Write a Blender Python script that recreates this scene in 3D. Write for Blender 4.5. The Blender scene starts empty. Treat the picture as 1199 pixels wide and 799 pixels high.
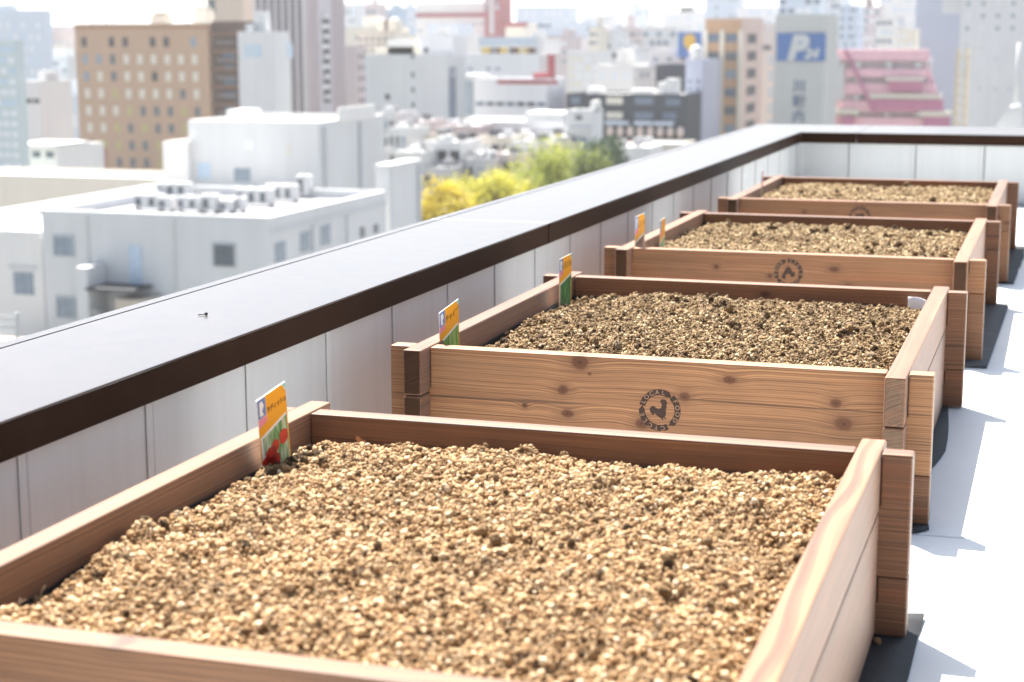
import bpy, bmesh, math, random
import numpy as np
from mathutils import Vector, Matrix, noise
R = random.Random(7)
S = bpy.context.scene
COL = S.collection
# ------------------------------------------------------------------ camera model
F, CX, CY = 1997.17, 599.5, 399.5
CAM = np.array([-0.0703, -2.4519, 0.8659]); YAW, PITCH, ROLL = -0.3117, -0.1770, -0.0022
fw = np.array([math.sin(YAW)*math.cos(PITCH), math.cos(YAW)*math.cos(PITCH), math.sin(PITCH)])
rt0 = np.array([math.cos(YAW), -math.sin(YAW), 0.0]); up0 = np.cross(rt0, fw)
rt = math.cos(ROLL)*rt0 + math.sin(ROLL)*up0; up = -math.sin(ROLL)*rt0 + math.cos(ROLL)*up0
FH = Vector((math.sin(YAW), math.cos(YAW), 0)); RH = Vector((math.cos(YAW), -math.sin(YAW), 0))
def un(px, py, axis, val):
    d = fw + (px-CX)/F*rt - (py-CY)/F*up
    s = (val-CAM[axis])/d[axis]
    return Vector(CAM + s*d)
# ------------------------------------------------------------------ object helpers
def link(o, parent=None):
    COL.objects.link(o)
    if parent is not None: o.parent = parent
    return o
def tag(o, label=None, cat=None, group=None, kind=None):
    if label: o['label'] = label
    if cat: o['category'] = cat
    if group: o['group'] = group
    if kind: o['kind'] = kind
    return o
def empty(name, loc, label, cat, group=None, rz=0):
    o = bpy.data.objects.new(name, None); o.empty_display_size = .2
    o.location = loc; o.rotation_euler = (0, 0, rz)
    return tag(link(o), label, cat, group)
def build(name, bm, mats, parent=None, loc=None, rot=None, smooth=False):
    me = bpy.data.meshes.new(name); bm.to_mesh(me); bm.free()
    for m in (mats if isinstance(mats, (list, tuple)) else [mats]): me.materials.append(m)
    if smooth:
        for p in me.polygons: p.use_smooth = True
    o = bpy.data.objects.new(name, me)
    if loc is not None: o.location = loc
    if rot is not None: o.rotation_euler = rot
    return link(o, parent)
def box(bm, x0, x1, y0, y1, z0, z1, mi=0, bev=0.0, seg=2, mtx=None):
    vs = [bm.verts.new((x, y, z)) for x in (x0, x1) for y in (y0, y1) for z in (z0, z1)]
    fs = []
    for idx in ((0,1,3,2), (4,6,7,5), (0,4,5,1), (2,3,7,6), (0,2,6,4), (1,5,7,3)):
        f = bm.faces.new([vs[i] for i in idx]); f.material_index = mi; fs.append(f)
    if mtx is not None: bmesh.ops.transform(bm, matrix=mtx, verts=vs)
    if bev > 0:
        es = list({e for f in fs for e in f.edges})
        bmesh.ops.bevel(bm, geom=es, offset=bev, segments=seg, profile=.5, affect='EDGES')
    return fs
def BM(): return bmesh.new()
def prism(bm, pts, axis_fn, mi=0):
    """extruded outline: axis_fn(u, v, w) -> point, w in 0..1"""
    a = [bm.verts.new(axis_fn(u, v, 0)) for u, v in pts]; b = [bm.verts.new(axis_fn(u, v, 1)) for u, v in pts]
    n = len(pts); fs = [bm.faces.new(b), bm.faces.new(a[::-1])]
    for i in range(n): fs.append(bm.faces.new((a[i], a[(i+1) % n], b[(i+1) % n], b[i])))
    for f in fs: f.material_index = mi
    return fs
def tube(bm, pts, radii, n=7, mi=0):
    rings = []
    for i, p in enumerate(pts):
        p = Vector(p); q0 = Vector(pts[max(i-1, 0)]); q1 = Vector(pts[min(i+1, len(pts)-1)])
        t = (q1-q0).normalized(); a = t.orthogonal().normalized(); b = t.cross(a)
        rings.append([bm.verts.new(p + radii[i]*(math.cos(k*2*math.pi/n)*a + math.sin(k*2*math.pi/n)*b)) for k in range(n)])
    for i in range(len(rings)-1):
        for k in range(n):
            f = bm.faces.new((rings[i][k], rings[i][(k+1) % n], rings[i+1][(k+1) % n], rings[i+1][k])); f.material_index = mi
    for r in (rings[0][::-1], rings[-1]):
        f = bm.faces.new(r); f.material_index = mi
# ------------------------------------------------------------------ node helpers
class NT:
    def __init__(s, tree): s.t = tree; s.n = tree.nodes; s.l = tree.links
    def add(s, typ, props=None, **ins):
        nd = s.n.new(typ)
        for k, v in (props or {}).items(): setattr(nd, k, v)
        for k, v in ins.items():
            key = int(k[1:]) if k[0] == 'i' and k[1:].isdigit() else k.replace('_', ' ')
            s.set(nd.inputs[key], v)
        return nd
    def set(s, sock, v):
        if isinstance(v, bpy.types.NodeSocket): s.l.new(v, sock)
        elif isinstance(v, bpy.types.Node): s.l.new(v.outputs[0], sock)
        else: sock.default_value = v
    def math(s, op, a, b=None, c=None, clamp=False):
        nd = s.n.new('ShaderNodeMath'); nd.operation = op; nd.use_clamp = clamp
        s.set(nd.inputs[0], a)
        if b is not None: s.set(nd.inputs[1], b)
        if c is not None: s.set(nd.inputs[2], c)
        return nd.outputs[0]
    def mix(s, fac, a, b, mode='MIX'):
        nd = s.n.new('ShaderNodeMix'); nd.data_type = 'RGBA'; nd.blend_type = mode
        s.set(nd.inputs['Factor'], fac); s.set(nd.inputs[6], a); s.set(nd.inputs[7], b)
        return nd.outputs[2]
    def ramp(s, fac, stops, interp='LINEAR'):
        nd = s.n.new('ShaderNodeValToRGB'); cr = nd.color_ramp; cr.interpolation = interp
        while len(cr.elements) < len(stops): cr.elements.new(.5)
        for e, (p, c) in zip(cr.elements, stops): e.position = p; e.color = (*c, 1) if len(c) == 3 else c
        s.set(nd.inputs[0], fac); return nd.outputs[0]
    def noise(s, vec, scale, detail=2, rough=.5, dim='3D', w=None):
        nd = s.n.new('ShaderNodeTexNoise'); nd.noise_dimensions = dim
        if vec is not None: s.set(nd.inputs['Vector'], vec)
        if w is not None: s.set(nd.inputs['W'], w)
        nd.inputs['Scale'].default_value = scale; nd.inputs['Detail'].default_value = detail; nd.inputs['Roughness'].default_value = rough
        return nd.outputs[0]
    def scale(s, vec, v):
        nd = s.n.new('ShaderNodeVectorMath'); nd.operation = 'MULTIPLY'; s.set(nd.inputs[0], vec); nd.inputs[1].default_value = v
        return nd.outputs[0]
def new_mat(name):
    m = bpy.data.materials.new(name); m.use_nodes = True
    t = NT(m.node_tree); b = t.n['Principled BSDF']
    return m, t, b
def rgb(c): return (c[0], c[1], c[2], 1)
_mc = {}
def plain(name, col, rough=.6, var=.12, nscale=6, metal=0, bump=0, spec=.5):
    key = (name, tuple(col), rough)
    if key in _mc: return _mc[key]
    m, t, b = new_mat(name)
    co = t.add('ShaderNodeTexCoord').outputs['Object']
    f = t.noise(co, nscale, 4, .6)
    lo = [c*(1-var) for c in col]; hi = [min(1, c*(1+var)) for c in col]
    t.set(b.inputs['Base Color'], t.ramp(f, [(.3, lo), (.7, hi)]))
    b.inputs['Roughness'].default_value = rough; b.inputs['Metallic'].default_value = metal
    b.inputs['Specular IOR Level'].default_value = spec
    if bump:
        bp = t.add('ShaderNodeBump', None, Height=t.noise(co, nscale*8, 3)); bp.inputs['Strength'].default_value = bump; bp.inputs['Distance'].default_value = .002
        t.set(b.inputs['Normal'], bp)
    _mc[key] = m
    return m
def facade(name, col, streak=.12):
    """painted or rendered wall: faint rain streaks and blotches"""
    key = ('facade', name)
    if key in _mc: return _mc[key]
    m, t, b = new_mat(name)
    co = t.add('ShaderNodeTexCoord').outputs['Object']
    a = t.noise(t.scale(co, (.8, .8, .06)), 1.0, 4, .6); c = t.noise(co, .15, 3)
    f = t.math('ADD', t.math('MULTIPLY', a, .6), t.math('MULTIPLY', c, .4))
    t.set(b.inputs['Base Color'], t.ramp(f, [(.3, [q*(1-streak) for q in col]), (.6, col)]))
    b.inputs['Roughness'].default_value = .8; b.inputs['Specular IOR Level'].default_value = .2
    _mc[key] = m
    return m
# ------------------------------------------------------------------ wood
def wood(name, light, dark, knots=(), end=False, seed=0.0, gloss=.6):
    m, t, b = new_mat(name)
    co = t.add('ShaderNodeTexCoord').outputs['Object']
    rnd = t.add('ShaderNodeObjectInfo').outputs['Random']
    sep = t.add('ShaderNodeSeparateXYZ', None, i0=co); x, y, z = sep.outputs
    xo = t.math('ADD', x, t.math('MULTIPLY_ADD', rnd, 61.0, seed))
    cvec = t.add('ShaderNodeCombineXYZ', None, X=xo, Y=y, Z=z).outputs[0]
    # pith of the log, wandering along the board
    wob = t.math('MULTIPLY', t.math('SUBTRACT', t.noise(t.scale(cvec, (1.0, 3, 3)), 1.0, 2), .5), .035)
    cy = t.math('MULTIPLY_ADD', rnd, .04, .035)
    cz = t.math('MULTIPLY_ADD', t.math('FRACT', t.math('MULTIPLY', rnd, 17.3)), .10, -.19)
    dy = t.math('ADD', y, cy); dz = t.math('ADD', t.math('SUBTRACT', z, cz), wob)
    d = t.math('SQRT', t.math('ADD', t.math('MULTIPLY', dy, dy), t.math('MULTIPLY', dz, dz)))
    # scattered knots
    kv = t.add('ShaderNodeCombineXYZ', None, X=t.math('MULTIPLY', xo, 3.1), Y=t.math('MULTIPLY', z, 5.5), Z=0.0).outputs[0]
    vor = t.add('ShaderNodeTexVoronoi', {'voronoi_dimensions': '2D', 'feature': 'F1'}, Vector=kv, Scale=1.0)
    pick = t.math('GREATER_THAN', t.add('ShaderNodeSeparateColor', None, i0=vor.outputs['Color']).outputs[0], .62)
    kd = t.math('MULTIPLY', vor.outputs['Distance'], .26)
    wv = t.math('MULTIPLY', t.math('SUBTRACT', t.noise(cvec, 60, 2), .5), .006)
    kd = t.math('ADD', t.math('ADD', kd, wv), t.math('MULTIPLY', t.math('SUBTRACT', 1.0, pick), 1.0))
    for (kx, kz, kr) in knots:     # knots where this board shows them
        ax = t.math('SUBTRACT', x, kx); az = t.math('SUBTRACT', z, kz)
        q = t.math('SQRT', t.math('ADD', t.math('MULTIPLY', t.math('MULTIPLY', ax, ax), .7), t.math('MULTIPLY', az, az)))
        q = t.math('ADD', t.math('MULTIPLY', q, .011/kr), wv)
        kd = t.math('MINIMUM', kd, q)
    pull = t.math('MULTIPLY', t.math('EXPONENT', t.math('MULTIPLY', t.math('MULTIPLY', kd, kd), -1100.0)), .0085)
    rw = t.math('ADD', d, pull)
    ring = t.noise(None, 1.0, 2, .55, '1D', w=t.math('MULTIPLY_ADD', rw, 340.0, t.math('MULTIPLY', rnd, 90)))
    fib = t.noise(t.scale(cvec, (9, 420, 420)), 1.0, 3, .6)
    fib2 = t.noise(t.scale(cvec, (3, 90, 90)), 1.0, 3, .6)
    blot = t.noise(t.scale(cvec, (2.2, 9, 9)), 1.0, 4, .55)
    f = t.math('ADD', t.math('MULTIPLY', ring, .62), t.math('ADD', t.math('MULTIPLY', fib, .2), t.math('MULTIPLY', fib2, .2)))
    c = t.ramp(f, [(.34, dark), (.52, [.5*(p+q) for p, q in zip(light, dark)]), (.68, light)])
    tone = t.math('MULTIPLY_ADD', t.math('FRACT', t.math('MULTIPLY', rnd, 7.7)), .3, .84)
    tc = t.add('ShaderNodeCombineColor', None, i0=tone, i1=tone, i2=tone).outputs[0]
    c = t.mix(1.0, c, tc, 'MULTIPLY')
    c = t.mix(t.math('MULTIPLY', t.ramp(blot, [(.45, (0, 0, 0)), (.75, (1, 1, 1))]), .45), c, rgb([q*.55 for q in dark]))
    rust = t.noise(t.scale(cvec, (1.6, 30, 30)), 1.0, 2)
    c = t.mix(t.math('MULTIPLY', t.ramp(rust, [(.56, (0, 0, 0)), (.72, (1, 1, 1))]), .35), c, rgb((light[0]*1.02, light[1]*.72, light[2]*.52)))
    halo = t.ramp(kd, [(0, (1, 1, 1)), (.014, (.75, .75, .75)), (.032, (0, 0, 0))])
    c = t.mix(t.math('MULTIPLY', halo, .4), c, rgb([q*.75 for q in dark]))
    core = t.ramp(kd, [(.008, (1, 1, 1)), (.0125, (0, 0, 0))])
    gr = t.noise(t.scale(cvec, (5, 26, 26)), 1.0, 4, .6)
    c = t.mix(t.math('MULTIPLY', t.ramp(gr, [(.55, (0, 0, 0)), (.75, (1, 1, 1))]), .3), c, rgb((light[0]*.6, light[1]*.66, light[2]*.75)))
    sl_ = t.noise(t.scale(cvec, (1.3, 130, 130)), 1.0, 2, .5)
    c = t.mix(t.math('MULTIPLY', t.ramp(sl_, [(.66, (0, 0, 0)), (.74, (1, 1, 1))]), .7), c, rgb([q*.35 for q in dark]))
    c = t.mix(core, c, rgb((dark[0]*.8, dark[1]*.62, dark[2]*.42)))
    crack = t.ramp(kd, [(0, (1, 1, 1)), (.003, (0, 0, 0))])
    c = t.mix(t.math('MULTIPLY', crack, .8), c, rgb([q*.12 for q in dark]))
    if end: c = t.mix(.75, c, rgb((.02, .013, .010)))
    t.set(b.inputs['Base Color'], c)
    b.inputs['Sheen Weight'].default_value = (.0 if end else .16); b.inputs['Sheen Roughness'].default_value = .55; b.inputs['Sheen Tint'].default_value = (1, .93, .86, 1)
    b.inputs['Roughness'].default_value = gloss; b.inputs['Specular IOR Level'].default_value = .12 if end else .45
    bp = t.add('ShaderNodeBump', None, Height=t.math('ADD', t.math('MULTIPLY', f, .7), t.math('MULTIPLY', crack, -.6)))
    bp.inputs['Strength'].default_value = .35; bp.inputs['Distance'].default_value = .0015
    t.set(b.inputs['Normal'], bp)
    return m
WL, WD = (.285, .128, .052), (.088, .034, .012)
M_wood = wood('stained_wood', WL, WD)
M_wood_red = wood('reddish_wood', (.25, .105, .043), (.078, .029, .011), seed=13.7)
M_end = wood('end_grain', WL, WD, end=True)
M_end_pale = wood('pale_end_grain', (.22, .125, .066), (.075, .038, .02), seed=4.2)
# ------------------------------------------------------------------ setting materials
def m_deck():
    m, t, b = new_mat('white_deck_coating')
    co = t.add('ShaderNodeTexCoord').outputs['Object']
    f = t.noise(co, 1.3, 5, .6); g = t.noise(co, 90, 2); st = t.noise(t.scale(co, (6, 1.2, 1)), 1.0, 4, .65)
    c = t.ramp(f, [(.3, (.65, .68, .685)), (.7, (.74, .765, .765))])
    c = t.mix(t.math('MULTIPLY', t.ramp(st, [(.55, (0, 0, 0)), (.8, (1, 1, 1))]), .22), c, rgb((.40, .41, .42)))
    sp = t.add('ShaderNodeTexVoronoi', None, Vector=co, Scale=16.0)
    pk = t.math('GREATER_THAN', t.add('ShaderNodeSeparateColor', None, i0=sp.outputs['Color']).outputs[0], .8)
    c = t.mix(t.math('MULTIPLY', t.math('LESS_THAN', t.math('ADD', sp.outputs['Distance'], t.math('MULTIPLY', g, .06)), .085), pk), c, rgb((.2, .2, .2)))
    t.set(b.inputs['Base Color'], c); b.inputs['Roughness'].default_value = .55
    bp = t.add('ShaderNodeBump', None, Height=t.noise(co, 240, 3)); bp.inputs['Strength'].default_value = .15; bp.inputs['Distance'].default_value = .001
    t.set(b.inputs['Normal'], bp); return m
def m_panel():
    m, t, b = new_mat('pale_grey_cladding')
    co = t.add('ShaderNodeTexCoord').outputs['Object']
    a = t.noise(t.scale(co, (38, 38, .8)), 1.0, 4, .65); c = t.noise(t.scale(co, (4, 4, 1.2)), 1.0, 3)
    f = t.math('ADD', t.math('MULTIPLY', a, .5), t.math('MULTIPLY', c, .5))
    t.set(b.inputs['Base Color'], t.ramp(f, [(.3, (.45, .445, .43)), (.55, (.495, .49, .478)), (.75, (.52, .515, .505))]))
    b.inputs['Roughness'].default_value = .5; return m
def m_cap(name, metal_rough, spec=.5, coat=0):
    m, t, b = new_mat(name)
    co = t.add('ShaderNodeTexCoord').outputs['Object']
    f = t.noise(co, 14, 4, .6); g = t.noise(co, 300, 2)
    t.set(b.inputs['Base Color'], t.ramp(f, [(.3, (.022, .010, .0055)), (.7, (.030, .014, .008))]))
    t.set(b.inputs['Roughness'], t.math('MULTIPLY_ADD', f, .1, metal_rough))
    b.inputs['Metallic'].default_value = 0; b.inputs['IOR'].default_value = 1.5; b.inputs['Specular IOR Level'].default_value = spec; b.inputs['Coat Weight'].default_value = coat; b.inputs['Coat Roughness'].default_value = .14
    bp = t.add('ShaderNodeBump', None, Height=t.noise(co, 5, 2)); bp.inputs['Strength'].default_value = .12; bp.inputs['Distance'].default_value = .004
    t.set(b.inputs['Normal'], bp); return m
M_deck, M_panel, M_cap = m_deck(), m_panel(), m_cap('brown_coated_metal', .3, .6, .42); M_fascia = m_cap('brown_fascia_metal', .42, .05)
M_dark = plain('dark_gap', (.14, .135, .13), .8)
M_mat = plain('black_sheet', (.022, .022, .024), .75, .25, 30, bump=.4)
M_matgrey = plain('grey_sheet', (.07, .072, .075), .8, .2, 30, bump=.4)
M_liner = plain('liner_black', (.018, .02, .024), .6, .2, 25, bump=.3)
M_green = plain('liner_green', (.02, .11, .075), .6)
GZ = -30.0
HAZE = .00022
# ------------------------------------------------------------------ roof deck and ground
XL, XR = [-1.2249, -1.2487, -1.2515, -1.2315], [-.2961, -.3102, -.2944, -.2796]
YF, YB = [-1.0547, .5741, 2.2036, 3.7681], [.0054, 1.6339, 3.2407, 4.8036]
TH, OA, OB, H = .0365, .0447, .0475, .273
PI_, PO, PZ, FZ, FI, FO = -1.40, -1.7505, .361, .305, 6.67, 7.47
bm = BM()
for y0, y1 in ((-9.0, .5220), (.5295, 3.93), (3.937, FI-.005)):
    box(bm, PI_-.01, 9.0, y0, y1, -.3, 0, 0, .002, 1)
box(bm, PI_-.02, 9.0, -9.0, FI, -.34, -.012, 1)
tag(build('roof_deck', bm, [M_deck, plain('joint_filler', (.03, .03, .03), .9)]), kind='structure')
def m_ground():
    m, t, b = new_mat('city_ground')
    co = t.add('ShaderNodeTexCoord').outputs['Object']
    v = t.add('ShaderNodeTexVoronoi', {'feature': 'DISTANCE_TO_EDGE'}, Vector=co, Scale=.022)
    f = t.noise(co, .05, 5)
    c = t.ramp(f, [(.3, (.20, .20, .20)), (.5, (.30, .29, .28)), (.7, (.17, .19, .14))])
    t.set(b.inputs['Base Color'], t.mix(t.math('LESS_THAN', v.outputs['Distance'], .09), c, rgb((.06, .06, .065))))
    b.inputs['Roughness'].default_value = .9; return m
bm = BM(); box(bm, -9000, 9000, -2000, 12000, GZ-.5, GZ)
tag(build('ground', bm, m_ground()), kind='structure')
# ------------------------------------------------------------------ parapets
def seams(v0, v1, first, step):
    s = [first + i*step for i in range(-30, 60)]
    return [q for q in s if v0 + .02 < q < v1 - .02]
def parapet(label, side):
    """side: True for the wall along the left of the roof, False for the one across the far end"""
    rootloc = (PI_, 0, 0) if side else (PI_, FI, 0)
    r = empty('parapet_wall', rootloc, label, 'parapet wall')
    ox, oy, _ = rootloc
    a, b_ = (-9.0, FI-.012) if side else (PI_-.012, 9.0)
    def bx(bm, along0, along1, in0, in1, z0, z1, mi=0, bev=0, seg=2):
        # in0..in1 measured outwards from the inner face of the fascia
        if side: box(bm, PI_-in1-ox, PI_-in0-ox, along0, along1, z0, z1, mi, bev, seg)
        else: box(bm, along0-ox, along1-ox, FI+in0-oy, FI+in1-oy, z0, z1, mi, bev, seg)
    W = (PI_-PO) if side else FO-FI
    # cladding panels with recessed seams
    bm = BM(); e0 = a; first = .0
    if side: first = un(188, 475, 0, PI_)[1]; st = .3455
    else: first = un(993, 190, 1, FI)[0]; st = .3455
    cuts = [a] + seams(a, b_, first, st) + [b_]
    for p, q in zip(cuts[:-1], cuts[1:]):
        bx(bm, p+.0018, q-.0018, .016, .05, .002, FZ+.03, 0, .004, 2)
        # folded lip beside each seam
        bx(bm, q-.022, q-.004, .0125, .0155, .002, FZ+.03, 0, .001, 1)
    build('cladding', bm, M_panel, r)
    bm = BM(); bx(bm, a, b_, .051, W-.02, GZ if False else -.3, FZ+.03)
    build('core', bm, M_dark, r)
    js = [un(645, 263, 0, PI_)[1]-4.0, un(645, 263, 0, PI_)[1], un(645, 263, 0, PI_)[1]+4.0] if side else [un(1003, 160, 1, FI)[0], un(1003, 160, 1, FI)[0]+4]
    js = [a] + [j for j in js if a < j < b_-.1] + [b_ if side else b_]
    if side: lim = FO - .0
    for i, (p, q) in enumerate(zip(js[:-1], js[1:])):
        q2 = q-.003
        if side and i == len(js)-2:
            # last sheet runs to the corner: mitre
            bm = BM(); g = W-.032
            prism(bm, [(p, 0), (FI, 0), (FO-.03, g), (p, g)], lambda u, v, w: (PI_-v-ox, u, PZ-.004+w*.004))
            prism(bm, [(p, g+.005), (FO-.02, g+.005), (FO, W), (p, W)], lambda u, v, w: (PI_-v-ox, u, PZ-.004+w*.004))
            f0, f1 = p, FI-.001
        elif (not side) and i == 0:
            bm = BM(); g = W-.035; r_ = (PI_-PO-.032)/g
            prism(bm, [(PI_+.001, 0), (q2, 0), (q2, g), (PI_-r_*g+.001, g)], lambda u, v, w: (u-ox, FI+v-oy, PZ-.004+w*.004))
            prism(bm, [(PO+.02, g+.006), (q2, g+.006), (q2, W), (PO, W)], lambda u, v, w: (u-ox, FI+v-oy, PZ-.004+w*.004))
            f0, f1 = PI_+.001, q2
        else:
            bm = BM()
            bx(bm, p, q2, 0, W-.032, PZ-.004, PZ, 0, .0012); bx(bm, p, q2, W-.027, W, PZ-.004, PZ, 0, .0012)
            f0, f1 = p, q2
        bmesh.ops.recalc_face_normals(bm, faces=bm.faces)
        build('cap_sheet', bm, M_cap, r)
        bm = BM(); bx(bm, f0, f1, .0003, .006, FZ, PZ-.0045, 0, .0012, 1); build('fascia', bm, M_fascia, r)
    bm = BM(); bx(bm, a, b_+(0 if side else 0), W-.06, W-.001, -.6, PZ-.0045)
    build('outer_fascia', bm, M_cap, r)
    for j in js[1:-1]:
        bm = BM(); bx(bm, j-.022, j-.004, -.0015, -.0002, FZ+.001, PZ-.001)
        build('joint_cover', bm, M_fascia, r)
    return r
parapet('long white clad parapet with brown metal cap beside the row of planters', True)
parapet('white clad parapet with brown metal cap crossing behind the farthest planter', False)
# corner post between the two claddings
bm = BM(); box(bm, 0, .03, -.03, 0, .002, FZ-.001, 0, .003)
tag(build('corner_trim', bm, M_panel, None, (PI_-.014, FI+.014, 0)), 'narrow pale corner strip where the two clad parapets meet', 'corner trim')
# building body below the deck
bm = BM(); box(bm, PO+.05, 9.0, -9.0, FO-.05, GZ, -.35)
tag(build('office_block', bm, facade('own_wall', (.6, .6, .59))), 'building carrying the roof deck with the planters', 'building')
# twig on the cap
tw = BM(); p0 = un(232, 369.5, 2, PZ); p1 = un(241.5, 369.5, 2, PZ)
dv = (p1-p0)
tube(tw, [(0, 0, .0012), dv*.5+Vector((0, 0, .0022)), dv*.95+Vector((0, 0, .0018))], [.0008, .001, .0009], 6, 0)
bmesh.ops.create_icosphere(tw, subdivisions=2, radius=.0032, matrix=Matrix.Translation(dv+Vector((0, 0, .0032))))
o = build('twig', tw, plain('twig_dark', (.03, .022, .02), .6), None, p0, smooth=True)
tag(o, 'tiny dark headed twig lying alone on the parapet cap', 'twig')
# ------------------------------------------------------------------ emblem
def emblem_mesh(rad):
    """burnt stamp: three arrow arcs with words and a cockerel, in the X-Z plane facing -Y, unit radius = rad"""
    bm = BM()
    k = rad/310.0
    def P(u, v, w, dep=.0006): return ((u)*k, -w*dep, -(v)*k)
    def arc(a0, a1, tip):
        n = 14; outer = []; inner = []
        for i in range(n+1):
            a = math.radians(a0+(a1-a0)*i/n); outer.append((310*math.cos(a), -310*math.sin(a)))
            inner.append((222*math.cos(a), -222*math.sin(a)))
        am = math.radians(a1-tip); head = (266*math.cos(am), -266*math.sin(am))
        for i in range(n):
            prism(bm, [outer[i], outer[i+1], inner[i+1], inner[i]], P, 0)
        prism(bm, [outer[-1], head, inner[-1]], P, 0)
    arc(170, 66, 14); arc(52, -42, 12); arc(-60, -176, 14)
    rooster = [(50,-165),(85,-160),(100,-120),(108,-118),(92,-85),(102,-45),(86,-30),(95,5),(96,60),(72,100),(32,116),(0,104),(-40,82),(-70,50),(-88,82),(-102,86),(-112,60),(-138,40),(-152,0),(-136,-32),(-110,-46),(-80,-46),(-55,-26),(-20,-16),(14,-30),(28,-66),(25,-96),(4,-120),(5,-150),(22,-166)]
    prism(bm, rooster[::-1], P, 0)
    for leg in ([(38,100),(52,100),(62,140),(44,140)], [(72,92),(86,92),(104,118),(92,126)]):
        prism(bm, leg[::-1], P, 0)
    def word(txt, a_mid, span):
        n = len(txt)
        for i, ch in enumerate(txt):
            a = math.radians(a_mid + span/2 - span*i/(n-1))
            cu = bpy.data.curves.new('t', 'FONT'); cu.body = ch; cu.size = 88*k*1.05; cu.align_x = 'CENTER'; cu.align_y = 'CENTER'
            cu.offset = 1.6*k
            to = bpy.data.objects.new('t', cu); COL.objects.link(to)
            bpy.context.view_layer.update()
            me = bpy.data.meshes.new_from_object(to.evaluated_get(bpy.context.evaluated_depsgraph_get()))
            mt = Matrix.Translation(Vector((266*math.cos(a)*k, -.0009, 266*math.sin(a)*k))) @ Matrix.Rotation(-(a-math.pi/2), 4, 'Y') @ Matrix.Rotation(math.pi/2, 4, 'X')
            me.transform(mt)
            st = len(bm.faces); bm.from_mesh(me); bm.faces.ensure_lookup_table()
            for f in bm.faces[st:]: f.material_index = 1
            bpy.data.objects.remove(to); bpy.data.meshes.remove(me); bpy.data.curves.remove(cu)
    word('LOCAL', 120, 76); word('FOOD', 4, 62); word('CYCLE', -118, 84)
    bmesh.ops.recalc_face_normals(bm, faces=[f for f in bm.faces if f.material_index == 0])
    me = bpy.data.meshes.new('emblem'); bm.to_mesh(me); bm.free()
    me.materials.append(plain('burnt_brand', (.042, .018, .009), .7, .35, 60)); me.materials.append(plain('brand_letters', (.30, .17, .095), .7, .2, 60))
    return me
EMB = emblem_mesh(.0395)
# ------------------------------------------------------------------ planters
PL_LABEL = ['nearest wooden planter box, at bottom of picture beside a red radish label',
            'second wooden planter box with sharp round cockerel stamp and small white card',
            'third wooden planter box with a black liner showing and two leaning yellow labels',
            'farthest wooden planter box with green liner and thin red topped sticks']
GRP_P = 'wooden planter boxes in a row on the roof'
def board(name, L, hgt, mats, parent, loc, axis, cuts=None, knots=None, label=None):
    """board along local X; cuts: list of (x0, x1) pieces so that crossing boards notch into it"""
    bm = BM(); z0, z1 = -hgt/2+.0006, hgt/2-.0006
    if cuts:
        zn = hgt*.08; pts = [(cuts[0][0], z0), (cuts[2][1], z0), (cuts[2][1], z1), (cuts[2][0], z1), (cuts[2][0], zn), (cuts[1][1], zn), (cuts[1][1], z1), (cuts[1][0], z1), (cuts[1][0], zn), (cuts[0][1], zn), (cuts[0][1], z1), (cuts[0][0], z1)]
        prism(bm, pts, lambda u, v, w: (u, TH/2-w*TH, v))
        bmesh.ops.recalc_face_normals(bm, faces=bm.faces)
        bmesh.ops.bevel(bm, geom=[e for e in bm.edges if e.is_convex], offset=.0028, segments=2, profile=.5, affect='EDGES')
    else: box(bm, -L/2, L/2, -TH/2, TH/2, z0, z1, 0, .0028, 2)
    bm.normal_update()
    for f in bm.faces:
        if abs(f.normal.x) > .95 and f.calc_area() > 1e-4: f.material_index = 1
        else: f.material_index = 0
    o = build(name, bm, mats, parent, loc, (0, 0, math.pi/2 if axis == 'Y' else 0))
    if label: o['label'] = label
    return o
ROOTS = []
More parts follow.
